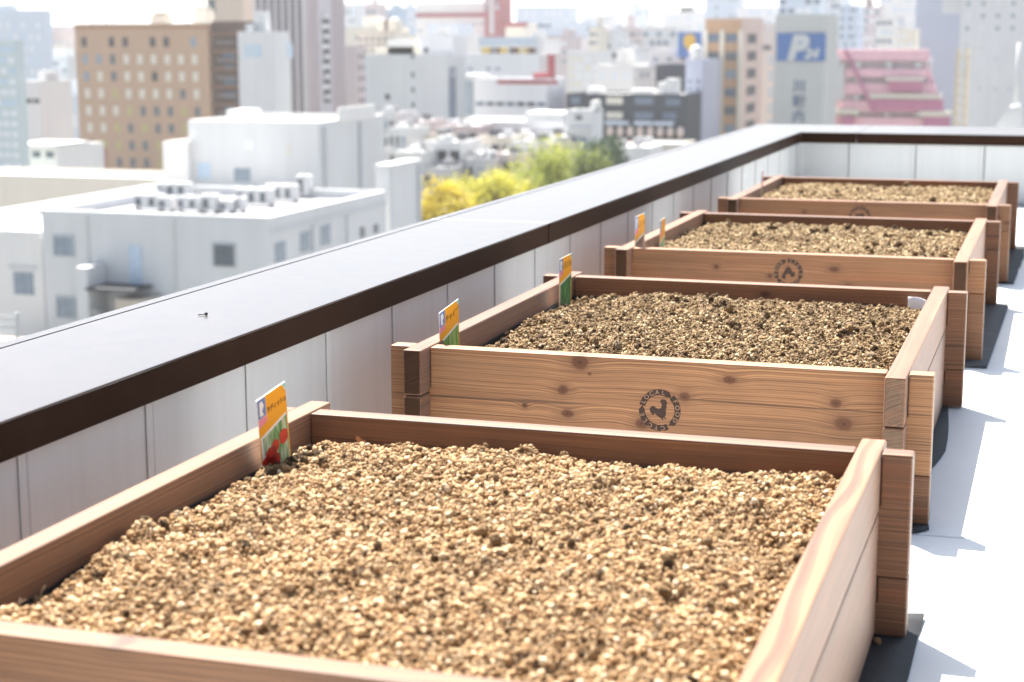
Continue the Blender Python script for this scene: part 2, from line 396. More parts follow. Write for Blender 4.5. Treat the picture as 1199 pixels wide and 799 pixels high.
for i in range(4):
    xl, xr, yf, yb = XL[i], XR[i], YF[i], YB[i]
    cx, cy = (xl+xr)/2, (yf+yb)/2
    r = empty('planter_box', (cx, cy, .004), PL_LABEL[i], 'planter box', GRP_P); ROOTS.append(r)
    side_low = .184 if i < 2 else .089
    end_low = .089 if i < 2 else .184
    Ls = yb-yf+2*OB; Le = xr-xl+2*OA
    for sx, xc in ((-1, xl+TH/2), (1, xr-TH/2)):
        for lo, hi in ((0, side_low), (side_low, H)):
            dk = M_end if (i < 3 or True) else M_end_pale
            if i == 1 and sx > 0: dk = M_end_pale
            top = .0015 if hi == H else 0
            board('side_board', Ls, hi-lo, [M_wood if (i+sx) % 2 else M_wood_red, dk], r, (xc-cx, 0, (lo+hi)/2+top), 'Y')
    W2 = (xr-xl)/2
    cuts = [(-Le/2, -W2-.0012), (-W2+TH+.0012, W2-TH-.0012), (W2+.0012, Le/2)]
    for sy, yc in ((-1, yf+TH/2), (1, yb-TH/2)):
        for lo, hi in ((0, end_low), (end_low, H)):
            mm = M_wood
            hero = sy < 0 and (hi == H)
            if hero and i == 1:
                zc = (lo+hi)/2
                kn = [(px-cx, pz-zc, kr) for px, pz, kr in ((-.912, .260, .015), (-.945, .205, .009), (-.42, .175, .014), (-.435, .212, .009), (-.712, .2067, .0085), (-.792, .150, .010), (-.893, .239, .003), (-1.02, .17, .005))]
                mm = wood('knotty_front_wood', (.45, .222, .094), (.15, .062, .023), kn, seed=2.0)
            elif hero and i >= 2:
                mm = wood('worn_front_wood', (.33, .152, .062), (.12, .049, .019), [(-.05, -.02, .006), (-.2, .0, .006)], seed=5.0+i)
            elif sy > 0: mm = M_wood_red
            eb = board('end_board', Le, hi-lo, [mm, M_end_pale], r, (0, yc-cy, (lo+hi)/2), 'X', cuts)
            if hero and i > 0:
                ex, ez, rotd = {1: (-.7579, .182, 3), 2: (-.7717, .2235, 205), 3: (-.7565, .220, 150)}[i]
                e = bpy.data.objects.new('emblem', EMB); link(e, eb)
                e.location = (ex-cx, -TH/2-.0001, ez-(lo+hi)/2-.004); e.rotation_euler = (0, math.radians(rotd), 0)
    # liner: thin sheet standing against the inner faces
    bm = BM(); e = .0015
    ix0, ix1, iy0, iy1 = xl+TH-cx, xr-TH-cx, yf+TH-cy, yb-TH-cy
    n = 40
    def liner_strip(p, q, nx, ny):
        vs = []
        for k in range(n+1):
            f_ = k/n; bx_ = p[0]+(q[0]-p[0])*f_; by_ = p[1]+(q[1]-p[1])*f_
            hz = (.226 if i != 2 else .232) + .012*noise.noise(Vector((bx_*5, by_*5, i*7.0))) + (.006 if i == 2 and ny < 0 else 0)
            wv = .004+.003*noise.noise(Vector((bx_*9, by_*9, 3)))
            vs.append((bm.verts.new((bx_+nx*e, by_+ny*e, .01)), bm.verts.new((bx_+nx*wv, by_+ny*wv, hz))))
        for a_, b_ in zip(vs[:-1], vs[1:]): bm.faces.new((a_[0], b_[0], b_[1], a_[1]))
    liner_strip((ix0, iy1), (ix1, iy1), 0, -1); liner_strip((ix0, iy0), (ix1, iy0), 0, 1)
    liner_strip((ix0, iy0), (ix0, iy1), 1, 0); liner_strip((ix1, iy0), (ix1, iy1), -1, 0)
    lo_ = build('liner', bm, M_green if i == 3 else M_liner, r)
    md = lo_.modifiers.new('thickness', 'SOLIDIFY'); md.thickness = .0008
# ------------------------------------------------------------------ soil
def m_grain(name, stops, patch=.5, rough=.9):
    m, t, b = new_mat(name)
    oi = t.add('ShaderNodeObjectInfo'); co = t.add('ShaderNodeTexCoord').outputs['Object']
    c = t.ramp(oi.outputs['Random'], stops)
    pn = t.noise(oi.outputs['Location'], 7, 4, .6)
    c = t.mix(t.math('MULTIPLY', t.ramp(pn, [(.52, (0, 0, 0)), (.72, (1, 1, 1))]), patch), c, rgb((.10, .062, .033)))
    sp = t.noise(co, 3, 3, .7)
    c = t.mix(t.math('MULTIPLY', t.ramp(sp, [(.45, (0, 0, 0)), (.75, (1, 1, 1))]), .5), c, rgb((.17, .10, .05)))
    t.set(b.inputs['Base Color'], c); b.inputs['Roughness'].default_value = rough; b.inputs['Specular IOR Level'].default_value = .15
    return m
TAN = [(0, (.05, .028, .014)), (.08, (.15, .085, .04)), (.28, (.34, .205, .10)), (.62, (.47, .31, .165)), (.88, (.58, .42, .25)), (1, (.70, .58, .41))]
M_grain = m_grain('tan_grain', TAN, .55)
M_grain2 = m_grain('soil_crumb', [(0, (.03, .02, .012)), (.2, (.095, .06, .032)), (.5, (.24, .162, .085)), (.8, (.38, .275, .15)), (1, (.56, .46, .31))], .75)
M_clod = m_grain('dark_clod', [(0, (.03, .02, .012)), (.3, (.08, .05, .026)), (.65, (.19, .12, .06)), (.96, (.32, .21, .11)), (1, (.2, .17, .13))], .3)
M_soil = plain('soil_base', (.17, .105, .05), .95, .4, 60, bump=.6)
M_fine = m_grain('fine_grit', [(0, (.12, .07, .032)), (.4, (.30, .19, .085)), (.8, (.46, .32, .16)), (1, (.62, .5, .32))], .45)
M_grain3 = m_grain('grey_tan_grain', [(0, (.04, .026, .015)), (.12, (.12, .078, .04)), (.35, (.27, .185, .1)), (.7, (.40, .295, .165)), (1, (.56, .46, .30))], .6)
def soil_group(name, mg, dens, rmin, rmax, cdens, cmin, cmax, seed):
    g = bpy.data.node_groups.new(name, 'GeometryNodeTree')
    g.interface.new_socket('Geometry', in_out='INPUT', socket_type='NodeSocketGeometry')
    g.interface.new_socket('Geometry', in_out='OUTPUT', socket_type='NodeSocketGeometry')
    t = NT(g); gi = t.add('NodeGroupInput'); go = t.add('NodeGroupOutput')
    jn = t.add('GeometryNodeJoinGeometry')
    t.l.new(gi.outputs[0], jn.inputs[0])
    def layer(d, r0, r1, sub, amp, mat, sd, attr=None, flat=(.75, 1.1)):
        dp = t.add('GeometryNodeDistributePointsOnFaces', {'distribute_method': 'RANDOM'}, Mesh=gi.outputs[0])
        dp.inputs['Seed'].default_value = sd
        if attr:
            na = t.add('GeometryNodeInputNamedAttribute', {'data_type': 'FLOAT'}); na.inputs[0].default_value = attr
            t.set(dp.inputs['Density'], t.math('MULTIPLY', na.outputs[0], d))
        else: dp.inputs['Density'].default_value = d
        # the visible sheet only, lifted or sunk at random
        sp0 = t.add('GeometryNodeSetPosition', None, Geometry=dp.outputs[0])
        rv0 = t.add('FunctionNodeRandomValue', {'data_type': 'FLOAT_VECTOR'}); rv0.inputs[0].default_value = (0, 0, -1.1*r1); rv0.inputs[1].default_value = (0, 0, .8*r1); rv0.inputs['Seed'].default_value = sd+9
        t.set(sp0.inputs['Offset'], rv0.outputs[0])
        rs = t.add('FunctionNodeRandomValue', {'data_type': 'FLOAT'}); rs.inputs[2].default_value = 0; rs.inputs[3].default_value = 1; rs.inputs['Seed'].default_value = sd+1
        sc = t.math('MULTIPLY_ADD', t.math('POWER', rs.outputs[1], 2.2), r1-r0, r0)
        an = t.add('FunctionNodeRandomValue', {'data_type': 'FLOAT_VECTOR'}); an.inputs[0].default_value = (.85, .7, flat[0]*.75); an.inputs[1].default_value = (1.35, 1.1, flat[1]); an.inputs['Seed'].default_value = sd+2
        vm = t.add('ShaderNodeVectorMath', {'operation': 'SCALE'}, i0=an.outputs[0]); t.set(vm.inputs['Scale'], sc)
        rr = t.add('FunctionNodeRandomValue', {'data_type': 'FLOAT_VECTOR'}); rr.inputs[1].default_value = (6.28, 6.28, 6.28); rr.inputs['Seed'].default_value = sd+3
        ic = t.add('GeometryNodeMeshIcoSphere'); ic.inputs['Radius'].default_value = 1; ic.inputs['Subdivisions'].default_value = sub
        ps = t.add('GeometryNodeInputPosition')
        off = t.add('ShaderNodeVectorMath', {'operation': 'SCALE'}, i0=ps)
        nz = t.noise(ps, 1.9 if sub < 4 else 2.4, 4, .65)
        t.set(off.inputs['Scale'], t.math('MULTIPLY', t.math('SUBTRACT', nz, .5), amp))
        sp = t.add('GeometryNodeSetPosition', None, Geometry=ic.outputs[0], Offset=off.outputs[0])
        sm = t.add('GeometryNodeSetMaterial', None, Geometry=sp.outputs[0]); sm.inputs['Material'].default_value = mat
        sh = t.add('GeometryNodeSetShadeSmooth', None, Geometry=sm.outputs[0])
        io = t.add('GeometryNodeInstanceOnPoints', None, Points=sp0.outputs[0], Instance=sh.outputs[0], Rotation=rr.outputs[0], Scale=vm.outputs[0])
        t.l.new(io.outputs[0], jn.inputs[0])
    layer(dens, rmin, rmax, 3, 1.5, mg, seed)
    layer(dens*1.0, rmin*.45, rmin*.95, 2, 1.4, mg, seed+40)
    layer(dens*1.3, .0008, .0016, 1, .9, M_fine, seed+160)
    layer(cdens, cmin, cmax, 4, 1.9, M_clod, seed+80, 'clods')
    layer(cdens*6, cmin*.35, cmin*.8, 3, 1.5, M_clod, seed+120, 'clods')
    t.l.new(jn.outputs[0], go.inputs[0])
    return g
SOIL_LAB = ['coarse tan granular soil filling the nearest planter box', 'crumbly tan and brown soil in the second planter with white card',
            'dry tan soil in the third planter within black liner', 'dry tan soil in the farthest planter box']
TAGSPOT = {}
FEAT = []
for px, py, r_, dz in ((165, 622, .030, .016), (128, 642, .030, .013), (212, 598, .022, .008), (242, 618, .030, -.022), (62, 690, .03, -.012), (108, 664, .022, -.012), (545, 745, .032, -.018), (480, 535, .02, .012), (500, 530, .018, -.016),
        (905, 626, .028, -.016), (880, 600, .022, .010), (620, 528, .02, .010), (610, 640, .016, -.014), (640, 660, .016, -.012), (790, 700, .02, -.013), (420, 690, .024, -.012), (300, 640, .035, .006), (700, 570, .03, .007), (540, 660, .018, -.011), (800, 570, .022, .009), (380, 600, .02, -.010), (960, 560, .02, .010), (690, 760, .025, -.012), (480, 620, .016, -.010)):
    q_ = un(px, py, 2, .25); FEAT.append((q_.x, q_.y, r_, dz))
def soil_height(i, x, y):
    xl, xr, yf, yb = XL[i]+TH, XR[i]-TH, YF[i]+TH, YB[i]-TH
    u = (x-xl)/(xr-xl); v = (y-yf)/(yb-yf)
    e = min(u, 1-u, (v), (1-v))
    base = [.232, .226, .236, .240][i]; bulge = [.022, .026, .014, .014][i]
    h = base + bulge*min(1, e/.16)**.7
    if e < .03: h -= .012*(1-e/.03)
    a = [.009, .012, .009, .008][i]
    if i < 2 and u < .16: h -= .011*(1-u/.16)*(.6+.8*abs(noise.noise(Vector((y*9, i, 3)))))
    h += [.006, .0095, .006, .004][i]*noise.noise(Vector((x*52, y*52, i*3.0))) - [.030, .022, .012, .008][i]*max(0, noise.noise(Vector((x*15, y*15, 20+i)))-.22)
    if i == 0:
        for fx, fy, r_, dz in FEAT:
            d_ = ((x-fx)**2+(y-fy)**2)/(r_*r_)
            if d_ < 6: h += dz*1.5*math.exp(-d_*1.3)
    h += a*noise.noise(Vector((x*4+i*9, y*4, 0))) + a*.9*noise.noise(Vector((x*13, y*13+i*5, 2))) + a*.75*noise.noise(Vector((x*31, y*31, 5)))
    return min(h, .268)
for i in range(4):
    xl, xr, yf, yb = XL[i]+TH+.003, XR[i]-TH-.003, YF[i]+TH+.003, YB[i]-TH-.003
    nx, ny = 130, 150
    bm = BM(); grid = [[None]*(ny+1) for _ in range(nx+1)]
    cx, cy = (xl+xr)/2, (yf+yb)/2
    lay = bm.verts.layers.float.new('clods')
    for a in range(nx+1):
        for b_ in range(ny+1):
            x = xl+(xr-xl)*a/nx; y = yf+(yb-yf)*b_/ny
            v = bm.verts.new((x-cx, y-cy, soil_height(i, x, y))); grid[a][b_] = v
            q = noise.noise(Vector((x*3.1+i*4, y*3.1, 9)))
            w = [.5, 1.0, .8, .45][i]*max(.12, min(1, .5+1.6*q))
            if (x-xl) < .08: w += 1.6*(1-(x-xl)/.08)
            if (yb-y) < .05: w += .8*(1-(yb-y)/.05)
            if i == 0:
                d = math.hypot(x+1.135, y+.20)
                if d < .085: w += 9*(1-d/.085)
                for fx, fy, r_, dz in FEAT:
                    d_ = math.hypot(x-fx, y-fy)
                    if d_ < r_*1.1: w += 2.2*(1-d_/(r_*1.1))
                if x > -.45: w *= 1.3
            v[lay] = w
    for a in range(nx):
        for b_ in range(ny): bm.faces.new((grid[a][b_], grid[a+1][b_], grid[a+1][b_+1], grid[a][b_+1]))
    o = build('soil', bm, M_soil, None, (cx, cy, 0), smooth=True)
    tag(o, SOIL_LAB[i], 'soil', kind='stuff')
    prm = [(M_grain, 50000, .0016, .0048, 700, .004, .0095), (M_grain2, 48000, .0016, .0042, 700, .0045, .0105),
           (M_grain3, 36000, .0020, .0052, 480, .006, .0125), (M_grain3, 30000, .0024, .0058, 280, .007, .013)][i]
    md = o.modifiers.new('grains', 'NODES'); md.node_group = soil_group('soil_grains', *prm, seed=11*i+3)
# ------------------------------------------------------------------ sheets under the planters
def sheet(label, pts, mat, curl=None, thick=.002):
    """pts: right hand outline (x, y) of the sheet from front to back; runs back under the planter"""
    bm = BM(); xin = -.62
    rows = []
    for (x, y) in pts:
        row = []
        for k in range(9):
            f_ = k/8; xx = xin+(x-xin)*f_
            z = .0015
            if curl:
                d = max(0, 1-math.hypot((xx-curl[0])/curl[2], (y-curl[1])/curl[3])); z += curl[4]*d*d
            if f_ > .85: z += .001*(1+noise.noise(Vector((xx*20, y*20, 1))))
            row.append(bm.verts.new((xx, y, z)))
        rows.append(row)
    for r0, r1 in zip(rows[:-1], rows[1:]):
        for k in range(8): bm.faces.new((r0[k], r0[k+1], r1[k+1], r1[k]))
    o = build('ground_sheet', bm, mat, None, smooth=True)
    md = o.modifiers.new('thickness', 'SOLIDIFY'); md.thickness = thick; md.offset = 1
    return tag(o, label, 'ground sheet', 'black sheets laid under the planter boxes')
def rag(x0, y0, x1, y1, n, amp, s):
    out = []
    for k in range(n+1):
        f_ = k/n; y = y0+(y1-y0)*f_
        out.append((x0+(x1-x0)*f_+amp*noise.noise(Vector((y*5, s, 0)))+amp*.4*noise.noise(Vector((y*19, s, 4))), y))
    return out
sheet('black sheet with upturned corner sticking out under the nearest planter', rag(-.238, -1.1, -.234, .075, 40, .004, 1), M_mat, (-.234, .083, .045, .05, .007))
sheet('wavy edged black sheet sticking out under the second planter', [(-.288, .52), (-.262, .553), (-.270, .62), (-.275, .736), (-.288, .86), (-.290, 1.0), (-.280, 1.08), (-.274, 1.16), (-.277, 1.28), (-.283, 1.40), (-.296, 1.58), (-.30, 1.68)], M_mat)
sheet('flat dark grey sheet with straight edge under the third planter', [(-.2336, 2.125), (-.232, 2.14), (-.225, 2.5), (-.219, 2.85), (-.2135, 3.18), (-.214, 3.24)], M_matgrey, thick=.006)
sheet('frayed dark sheet sticking out under the farthest planter', rag(-.212, 3.75, -.19, 4.9, 30, .012, 7), M_mat)
# pebble on the near sheet, white card, dry bits
bm = BM(); bmesh.ops.create_icosphere(bm, subdivisions=3, radius=.006)
for v in bm.verts: v.co *= 1+.35*noise.noise(v.co*200)
tag(build('pebble', bm, M_grain, None, (-.288, -.066, .0085), smooth=True), 'lone tan soil lump lying on black sheet beside the nearest planter', 'soil lump')
bm = BM()
w0 = Vector((-.392, 1.575, .232)); 
cv = [[bm.verts.new((-.398+.052*a/6, 1.583-.012*a/6+.006*math.sin(a*.5), .226+.04*b_/5+.002*math.sin(a*.9+b_) - .010*(a/6)*(b_/5))) for b_ in range(6)] for a in range(7)]
for a in range(6):
    for b_ in range(5): bm.faces.new((cv[a][b_], cv[a+1][b_], cv[a+1][b_+1], cv[a][b_+1]))
o = build('plant_card', bm, plain('white_card', (.72, .73, .76), .4, .05), None, smooth=True)
o.modifiers.new('thickness', 'SOLIDIFY').thickness = .0006
tag(o, 'blank white card stuck in the back right corner of the second planter', 'card')
M_dry = plain('dry_root', (.16, .10, .055), .9)
def dry_weed(loc, label, sd, s=1.0):
    rr = random.Random(sd); bm = BM()
    for k in range(9):
        p = Vector((rr.uniform(-.012, .012), rr.uniform(-.012, .012), -.005)); pts = [p.copy()]; d = Vector((rr.uniform(-.6, .6), rr.uniform(-.6, .6), 1)).normalized()
        for _ in range(6):
            p = p + d*.006*s; pts.append(p.copy()); d = (d+Vector((rr.uniform(-.7, .7), rr.uniform(-.7, .7), rr.uniform(-.6, .3)))).normalized()
        tube(bm, pts, [.0013*(1-.1*j) for j in range(7)], 5)
    tag(build('dry_weed', bm, M_dry, None, loc, smooth=True), label, 'dry weed')
q = un(340, 520, 0, XL[0]+TH+.022); dry_weed((q.x, q.y, soil_height(0, q.x, q.y)), 'curled dry weed in the back left corner of the nearest planter', 3, 1.2)
q = un(30, 700, 0, XL[0]+TH+.035); dry_weed((q.x, q.y, soil_height(0, q.x, q.y)), 'dry weed stalk in the front left part of the nearest planter', 5, 1.1)
bm = BM()
lf = [[bm.verts.new((.016*(a/4-.5), .011*(b_/3-.5)*(1-abs(a/4-.5)), .004*math.cos(a)+.003*(b_ % 2))) for b_ in range(4)] for a in range(5)]
for a in range(4):
    for b_ in range(3): bm.faces.new((lf[a][b_], lf[a+1][b_], lf[a+1][b_+1], lf[a][b_+1]))
q = un(422, 510, 1, YB[0]-TH-.02)
o = build('dry_leaf', bm, plain('leaf_orange', (.36, .15, .045), .7), None, (q.x, q.y, soil_height(0, q.x, q.y)+.011), (.5, .2, .4), True)
tag(o, 'orange brown dry leaf by the back board of the nearest planter', 'dry leaf')
# ------------------------------------------------------------------ plant labels
def m_stripes(name, cols, sx):
    m, t, b = new_mat(name)
    co = t.add('ShaderNodeTexCoord').outputs['Object']
    f = t.noise(t.scale(co, (sx, 1, 16)), 1.0, 3, .6)
    t.set(b.inputs['Base Color'], t.ramp(f, [(.3+.4*k/(len(cols)-1), c) for k, c in enumerate(cols)]))
    b.inputs['Roughness'].default_value = .4; return m
M_orange = plain('label_orange', (.80, .36, .012), .4, .05); M_wht = plain('label_white', (.78, .80, .80), .4, .05)
M_blue = plain('label_blue', (.12, .22, .5), .4, .1); M_pink = plain('label_pink', (.75, .25, .34), .4, .05)
M_ink = plain('label_ink', (.12, .045, .012), .5); M_teal = plain('label_teal', (.22, .55, .45), .4)
M_redp = plain('radish_red', (.55, .03, .02), .4, .25, 90)
def plant_tag(label, anchor, al, be, ga, hgt, text, pic, blobs=None, stick=None):
    """card standing in the soil: u runs right and away from the camera, v up; anchor is its top left corner"""
    u = RH*al + FH*be + Vector((0, 0, ga)); w = u.length; u.normalize()
    phi = math.atan2(-ga, be); v = (Vector((0, 0, 1))*math.cos(phi)+FH*math.sin(phi)).normalized()
    n = u.cross(v).normalized(); v = n.cross(u)
    M = Matrix((u, -n, v)).transposed().to_4x4(); M.translation = Vector(anchor)-v*hgt   # local X=u, Y=back, Z=v
    r = empty('plant_label', (0, 0, 0), label, 'plant label', 'plant labels standing in the planters'); r.matrix_world = M
    bm = BM(); box(bm, 0, w, 0, .0007, -.035, hgt); build('card', bm, M_wht, r)
    def poly(bm, pts, d=.0004, mi=0): prism(bm, [(a*w, hgt*(1-b_)) for a, b_ in pts][::-1], lambda x, z, q: (x, -q*d, z), mi)
    bm = BM(); poly(bm, [(.3, 0), (.86, 0), (1, .13), (1, .45), (0, .60), (0, .45), (.3, .4)]); build('title_panel', bm, stick or M_orange, r)
    bm = BM(); poly(bm, [(.02, .02), (.285, .02), (.285, .29), (.02, .31)]); lg = build('logo_square', bm, M_blue, r); bm = BM(); poly(bm, [(.08, .06), (.17, .05), (.22, .13), (.15, .2), (.2, .27), (.07, .27)], .0007); build('logo_figure', bm, M_wht, lg)
    bm = BM(); poly(bm, [(.02, .32), (.285, .30), (.285, .40), (.02, .44)]); build('pink_band', bm, M_pink, r)
    bm = BM(); poly(bm, [(.88, 0), (1, 0), (1, .11)]); build('corner_flash', bm, M_teal, r)
    bm = BM(); poly(bm, [(.1, .63), (.97, .50), (.97, 1.3), (.1, 1.3)]); build('picture', bm, pic, r)
    for bp_ in ([(0, .61), (.035, .605), (.035, 1.3), (0, 1.3)], [(.97, .46), (1, .455), (1, 1.3), (.97, 1.3)]):
        bm = BM(); poly(bm, bp_); build('border', bm, stick or M_orange, r)
    if blobs:
        bm = BM()
        for (bx_, by_, br) in blobs:
            poly(bm, [(bx_+br*math.cos(a*.628)*(1+.15*math.sin(a*2.3)), by_+br*.8*math.sin(a*.628)) for a in range(10)][::-1], .0008)
        bmesh.ops.recalc_face_normals(bm, faces=bm.faces); build('picture_subject', bm, M_redp, r)
    if text:
        cu = bpy.data.curves.new('t', 'FONT'); cu.body = text; cu.size = w*.66/len(text)*1.05; cu.offset = .0003
        to = bpy.data.objects.new('t', cu); COL.objects.link(to); bpy.context.view_layer.update()
        me = bpy.data.meshes.new_from_object(to.evaluated_get(bpy.context.evaluated_depsgraph_get()))
        bpy.data.objects.remove(to); bpy.data.curves.remove(cu)
        me.transform(Matrix.Translation((w*.31, -.0006, hgt*.72)) @ Matrix.Rotation(-.03, 4, 'Y') @ Matrix.Diagonal((1, 1, 1.45, 1)) @ Matrix.Rotation(math.pi/2, 4, 'X'))
        me.materials.clear(); me.materials.append(M_ink); me.name = 'lettering'
        link(bpy.data.objects.new('lettering', me), r)
    return r
P_rad = m_stripes('radish_leaves', [(.03, .16, .04), (.10, .30, .10), (.55, .60, .45), (.05, .25, .07)], 160)
P_chive = m_stripes('chive_leaves', [(.015, .09, .015), (.06, .26, .04), (.30, .45, .16), (.03, .15, .03)], 240)
P_leaf = m_stripes('leaf_picture', [(.25, .38, .62), (.03, .20, .06), (.02, .11, .04), (.08, .32, .10)], 60)
P_root = m_stripes('root_picture', [(.62, .60, .55), (.17, .07, .04), (.10, .045, .03), (.5, .42, .36)], 150)
P_herb = m_stripes('herb_picture', [(.7, .7, .66), (.10, .34, .10), (.62, .62, .55)], 90)
M_redtag = plain('label_red', (.60, .09, .05), .4)
plant_tag('yellow topped label with red radishes in the nearest planter', un(300, 470, 0, -1.165), .035, .050, .019, .112, 'ラディッシュ', P_rad, [(.32, .98, .20), (.5, .86, .13), (.80, .80, .15), (.15, 1.05, .16), (.42, 1.1, .2)])
plant_tag('yellow topped label with tall green leaves in the front corner of the second planter', un(514, 367, 0, -1.2085), .036, .054, .020, .112, 'チャイブ', P_chive)
plant_tag('yellow and blue label with leafy picture in the back left corner of the second planter', un(655, 304, 0, -1.179), .030, .045, .009, .105, 'バジル', P_leaf)
plant_tag('yellow label with brown root picture, left of two in the third planter', un(744, 254, 0, -1.2125), .031, .045, .007, .125, 'ごぼう', P_root)
plant_tag('narrow yellow label turned sideways, right of two in the third planter', un(773, 259, 0, -1.162), .019, .05, .006, .11, None, P_herb)
plant_tag('thin pale label seen edge on, left of two in the farthest planter', un(873.5, 207, 0, -1.186), .006, .05, .002, .11, None, P_herb, None, M_wht)
plant_tag('red topped label seen nearly edge on, right of two in the farthest planter', un(892, 201, 0, -1.142), .012, .05, .002, .12, None, P_leaf, None, M_redtag)
# ------------------------------------------------------------------ city
M_glass = plain('window_glass', (.09, .11, .13), .15, .2, 2)
M_frame = plain('window_frame_grey', (.42, .44, .46), .5)
M_roofw = plain('roof_white', (.6, .595, .58), .8, .08, .3)
M_roofg = plain('roof_grey', (.30, .30, .31), .8, .15, .3)
WC = {'d': M_glass, 'm': plain('glass_mid', (.22, .27, .32), .2, .2, 2), 'c': plain('curtain', (.62, .58, .48), .6), 'y': plain('curtain_yellow', (.42, .36, .14), .6),
      'b': plain('glass_blue', (.46, .56, .66), .2, .1, 2), 'k': plain('opening_black', (.02, .022, .03), .6), 'w': plain('shutter_white', (.66, .68, .7), .6), 'n': plain('glass_navy', (.10, .14, .2), .2, .2, 2)}
_win = {}
def winmesh(w_, h_, k, framed=False):
    key = (round(w_, 2), round(h_, 2), k, framed)
    if key not in _win:
        bm = BM(); box(bm, -w_/2, w_/2, -.05, 0, -h_/2, h_/2)
        if framed: box(bm, -.04, .04, -.075, -.052, -h_/2, h_/2)
        me = bpy.data.meshes.new('window'); bm.to_mesh(me); bm.free(); me.materials.append(WC[k]); _win[key] = me
    return _win[key]
class Bld:
    """a building whose front wall stands in the plane y = Y; pixel edges only say how wide it is there"""
    def __init__(s, label, col, px0, px1, py, Y, px2=None, dep=12, base=GZ, cat='building', name='building', roof=None, group=None, lip=.5, pent=0, pmax=3.4):
        a = un(px0, py, 1, Y); b = un(px1, py, 1, Y)
        s.W = b.x-a.x; s.top = (a.z+b.z)/2; s.Y = Y
        if px2: s.dep = max(2.0, un(px2, py, 0, b.x).y-Y)
        else: s.dep = dep
        s.c = Vector(((a.x+b.x)/2, Y, base)); s.h = s.top-base
        s.r = empty(name, s.c, label, cat, group)
        s.col = col
        bm = BM(); W, D, h = s.W, s.dep, s.h
        # walls with a raised rim round a sunken roof
        rim = min(.35, W*.05); 
        box(bm, -W/2, W/2, 0, D, 0, h-lip)
        for q in ((-W/2, W/2, 0, rim), (-W/2, W/2, D-rim, D), (-W/2, -W/2+rim, rim, D-rim), (W/2-rim, W/2, rim, D-rim)):
            box(bm, q[0], q[1], q[2], q[3], h-lip+.002, h)
        build('wall', bm, col, s.r)
        bm = BM(); box(bm, -W/2+rim+.01, W/2-rim-.01, rim+.01, D-rim-.01, h-lip+.004, h-lip+.06); s.roof = build('roof', bm, roof or M_roofw, s.r)
        for k in range(pent):
            bm = BM(); pw = W*R.uniform(.15, .35); px_ = R.uniform(-W/2+pw/2+rim, W/2-pw/2-rim); ph = R.uniform(.45, 1)*pmax
            box(bm, px_-pw/2, px_+pw/2, D*.3, D*.7, h-lip+.07, h+ph); build('stair_house', bm, col, s.roof)
    def z(s, py, px=None): # height above base at the front plane
        return un(px if px else 600, py, 1, s.Y).z-s.c.z
    def x(s, px, py=60): return un(px, py, 1, s.Y).x-s.c.x
    def win(s, x, z, w_, h_, k, framed=False, side=False):
        o = bpy.data.objects.new('window', winmesh(w_, h_, k, framed)); link(o, s.r)
        if side: o.location = (s.W/2, x, z); o.rotation_euler = (0, 0, math.pi/2)
        else: o.location = (x, 0, z)
        return o
    def grid(s, cols, rows, z0, z1, wf=.5, hf=.5, kinds='d', x0=None, x1=None, side=False, skip=0):
        lo, hi = (x0, x1) if x0 is not None else ((0, s.dep) if side else (-s.W/2, s.W/2))
        dx = (hi-lo)/cols; dz = (z1-z0)/rows
        for j in range(rows):
            for i in range(cols):
                if R.random() < skip: continue
                s.win(lo+(i+.5)*dx, z0+(j+.5)*dz, dx*wf, dz*hf, R.choice(kinds), side=side)
    def add(s, name, mat, x0, x1, y0, y1, z0, z1, parent=None, bev=0):
        bm = BM(); box(bm, x0, x1, y0, y1, z0, z1, 0, bev); return build(name, bm, mat, parent or s.r)
fc = lambda n, c, k=.1: facade(n, c, k)
F_white = fc('wall_white', (.63, .63, .625)); F_white2 = fc('wall_offwhite', (.72, .70, .67)); F_grey = fc('wall_grey', (.56, .57, .57)); F_lgrey = fc('wall_light_grey', (.66, .66, .67))
F_beige = fc('wall_beige', (.52, .45, .37)); F_tan = fc('wall_tan', (.46, .305, .20)); F_pinkg = fc('wall_pink_grey', (.50, .43, .43)); F_dark = fc('wall_charcoal', (.045, .052, .066)); F_blue = fc('wall_pale_blue', (.50, .56, .63))
F_lav = fc('lavender_wall_and_shade', (.40, .42, .52)); F_red = fc('wall_red', (.33, .075, .085)); F_pink = fc('wall_pink', (.86, .52, .57)); F_mag = fc('wall_magenta', (.52, .19, .30)); F_cream = fc('wall_cream', (.70, .64, .54)); F_brown = fc('wall_brown', (.12, .075, .055))
M_roofd = plain('roof_dark', (.12, .12, .13), .8, .2, .3)
# --- near white complex below the parapet, left
A = Bld('nearest white office block with rooftop cooling units and window rows', F_white, 48, 315, 250, 92, px2=452, name='office_block', lip=.7, roof=M_roofg)
for px, py, w_, h_, k in ((75, 288, 27, 24, 'm'), (263, 299, 28, 27, 'd'), (78, 360, 26, 25, 'm')):
    sc = (92+2.45)*1.03/F
    o = A.win(A.x(px, py), A.z(py, px), w_*sc, h_*sc, k, True)
    bm = BM(); W_, H_ = w_*sc, h_*sc
    for q in ((-W_/2-.1, -W_/2-.002, -H_/2-.1, H_/2+.1), (W_/2+.002, W_/2+.1, -H_/2-.1, H_/2+.1), (-W_/2, W_/2, -H_/2-.1, -H_/2-.002), (-W_/2, W_/2, H_/2+.002, H_/2+.1)):
        box(bm, q[0], q[1], -.11, 0, q[2], q[3])
    build('frame', bm, M_frame, o)
for px, py, h_ in ((328, 295, 24), (357, 283, 25), (381, 275, 25), (424, 272, 14), (440, 268, 12)):
    p = un(px, py, 0, A.c.x+A.W/2)
    A.win(p.y-92, p.z-GZ, 1.5 if h_ > 20 else .8, h_*sc*1.05, 'd' if h_ < 20 else 'm', True, True)
